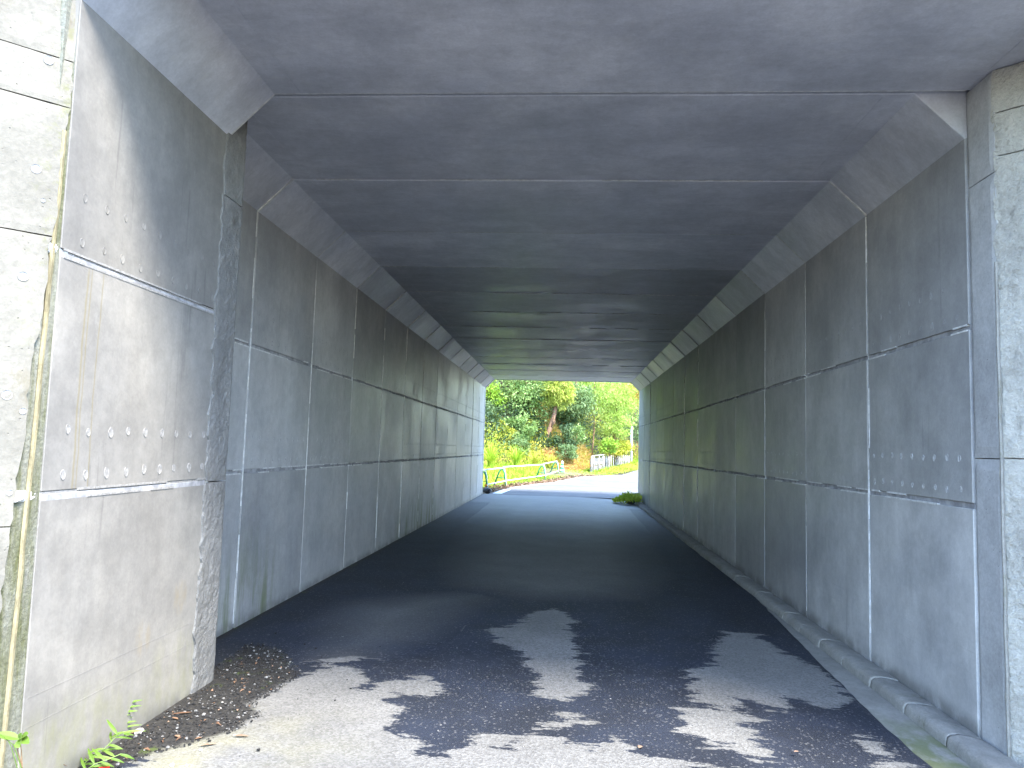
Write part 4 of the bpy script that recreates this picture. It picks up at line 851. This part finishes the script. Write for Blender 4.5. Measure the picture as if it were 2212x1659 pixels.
for px, py, ln, wd, an, ti, lb in ((392, 1544, .10, .025, .5, .1, 'brown curled dead leaf lying closest to the left wall'), (378, 1555, .05, .02, -.4, .5, 'small tan leaf just below the brown curled one'),
    (448, 1612, .085, .022, .5, .9, 'long pale dead leaf on the lower edge of the silt'), (520, 1593, .08, .022, .1, .7, 'pale tan leaf where the silt meets the dry asphalt'), (429, 1598, .035, .022, .9, .5, 'small rust coloured leaf in the middle of the silt'),
    (383, 1594, .04, .025, -.5, .6, 'tan leaf scrap between the gravel and the weeds'), (1383, 1617, .035, .028, 1.1, .9, 'single pale orange leaf on the asphalt, bottom middle right'), (1720, 1627, .03, .02, .4, .9, 'tiny pale leaf on the wet asphalt at the right'), (1712, 1625, .02, .014, .1, .9, None), (1120, 1547, .05, .012, .2, .3, None)):
    if lb is None: continue
    flat_leaf('dead_leaf', lb, gp(px, py)+Vector((0, 0, .006)), ln, wd, an, L['dead'], tint=ti)
for px, py, lb in ((1899, 1588, 'black curled leaf on the gutter near the moss'), (1812, 1508, 'dark twig like leaf on the gutter by the kerb')):
    p = gnd(px, py, -.062); flat_leaf('dead_leaf', lb, p+Vector((0, 0, .004)), .07, .02, .6, M['rock'])
mb = MB(); pr = gp(222, 1668); mb.add([pr+Vector(v) for v in ((-.03, 0, 0), (.03, .01, 0), (.012, .036, .0), (-.018, .03, 0), (-.024, .0, .015), (.027, .01, .01), (.01, .033, .013), (-.015, .027, .017))], [(0, 1, 2, 3), (4, 5, 6, 7), (0, 1, 5, 4), (1, 2, 6, 5), (2, 3, 7, 6), (3, 0, 4, 7)])
tag(mb.build('plastic_scrap', M['red']), 'red plastic scrap at the bottom left corner of the road', 'scrap')
def blade_leaf(V, F, T, p, d, up, ln, wd, tint, drop=.3):
    d = d.normalized(); s_ = d.cross(up).normalized(); n_ = s_.cross(d); i0 = len(V); k = 6
    for j in range(k+1):
        q_ = j/k; w_ = wd*.5*(math.sin(math.pi*min(q_*.92+.04, .999))**.75)*(1.15-.3*q_); c_ = p+d*ln*q_-n_*ln*drop*q_*q_
        V += [c_-s_*w_+n_*w_*.25, c_, c_+s_*w_+n_*w_*.25]; T += [tint, tint*.7, tint]
    for j in range(k): F += [(i0+3*j, i0+3*j+1, i0+3*j+4, i0+3*j+3), (i0+3*j+1, i0+3*j+2, i0+3*j+5, i0+3*j+4)]
def plant(name, label, stems, leaves, stem_mat, r_=.003, cat='weed', group=None):
    b = Vector(stems[0][0]); o = empty(name, b); tag(o, label, cat, group)
    mb = MB()
    for st in stems: mb.tube(st, [r_*(1-.5*i/(len(st)-1)) for i in range(len(st))], 5)
    mb.build('stem', stem_mat, o, True)
    for (p, d, up, ln, wd, ti, dr) in leaves:
        V, F, T = [], [], []; blade_leaf(V, F, T, Vector(p), Vector(d), Vector(up), ln, wd, ti, dr)
        me = bpy.data.meshes.new('leaf'); me.from_pydata([tuple(v) for v in V], [], F); a_ = me.attributes.new('tint', 'FLOAT', 'POINT'); a_.data.foreach_set('value', np.array(T, np.float32)); link('leaf', me, L['weed'], o)
Yp = 2.75
sA = [at(52, 1720, Yp), at(48, 1660, Yp), at(46, 1620, Yp), at(42, 1596, Yp)]; q0 = sA[-1]; dv = lambda px, py, Y=Yp-.02: at(px, py, Y)-q0
plant('seedling', 'green seedling with five broad pointed leaves in front of the left joint', [[sA[0]-Vector((0, 0, .12))]+sA, [sA[1], at(38, 1620, Yp), at(36, 1606, Yp)]],
      [(q0, dv(5, 1586), (0, -.6, 1), .085, .034, .55, .1), (q0, dv(62, 1582), (0, -.6, 1), .05, .036, .6, .1), (q0, dv(68, 1602, Yp-.04), (0, -.6, 1), .055, .034, .5, .25), (q0, dv(36, 1618, Yp-.06), (0, -1, .3), .05, .036, .95, .2), (q0, dv(48, 1575), (0, -1, .4), .03, .02, .9, .1)], M['twig'], .0026, 'seedling')
def weed(label, path, Y, nleaf, ln, wd, group):
    pts_ = [at(x, y, Y+i*.01) for i, (x, y) in enumerate(path)]; lv = []
    for i in range(nleaf):
        s_ = (i+.6)/nleaf*(len(pts_)-1); a = int(min(s_, len(pts_)-1.001)); p = pts_[a].lerp(pts_[a+1], s_-a); t_ = (pts_[a+1]-pts_[a]).normalized()
        sd_ = Vector((1 if i % 2 else -1, -.5+random.random(), random.uniform(-.5, .3))); lv.append((p, t_*.5+sd_*.8, (0, -.7, .8), ln*random.uniform(.7, 1.2), wd*random.uniform(.8, 1.2), random.uniform(.3, 1), .5))
    plant('weed', label, [pts_], lv, L['weed'] if False else M['weedstem'], .0022, 'weed', group)
M['weedstem'] = plain('green_stem', (.22, .34, .08), .6)
GW = 'weeds growing at the foot of the left wall'
weed('upright slender weed standing against the foot of the left wall', [(262, 1600), (256, 1575), (252, 1550), (262, 1525)], 3.75, 18, .085, .013, GW)
weed('sprawling weed with long leaves creeping along the left wall foot', [(165, 1665), (195, 1638), (225, 1618), (250, 1592), (270, 1580)], 3.42, 13, .085, .014, GW)
weed('low leafy weed at the very bottom beside the red scrap', [(180, 1668), (205, 1650), (235, 1640), (262, 1628)], 3.35, 8, .075, .013, GW)
o = []; stB = [at(150, 1650, 3.3), at(118, 1632, 3.3), at(128, 1606, 3.3)]
plant('weed', 'thin dry brown stalk at the foot of the left wall', [[at(112, 1690, 3.25), at(116, 1640, 3.25), at(126, 1605, 3.25)], [at(116, 1640, 3.25), at(145, 1655, 3.3)]], [], M['twig'], .0018, 'stalk', None)
gb = empty('wild_grass', at(20, 1700, 2.55)); tag(gb, 'blurred long grass blades curving in at the bottom left corner', 'grass blades')
for path in ([(60, 1700), (30, 1610), (-20, 1570)], [(45, 1720), (38, 1660), (20, 1600), (-10, 1590)]):
    V, F, T = [], [], []; pts_ = [at(x, y, 2.45) for x, y in path]; k = 10
    for j in range(k+1):
        s_ = j/k*(len(pts_)-1); a = int(min(s_, len(pts_)-1.001)); p = pts_[a].lerp(pts_[a+1], s_-a); w_ = .0018*(1-.8*j/k); V += [p+Vector((w_, 0, w_)), p-Vector((w_, 0, w_))]; T += [.4, .4]
    F = [(2*j, 2*j+1, 2*j+3, 2*j+2) for j in range(k)]; me = bpy.data.meshes.new('blade'); me.from_pydata([tuple(v) for v in V], [], F); a_ = me.attributes.new('tint', 'FLOAT', 'POINT'); a_.data.foreach_set('value', np.array(T, np.float32)); link('blade', me, L['weed'], gb)
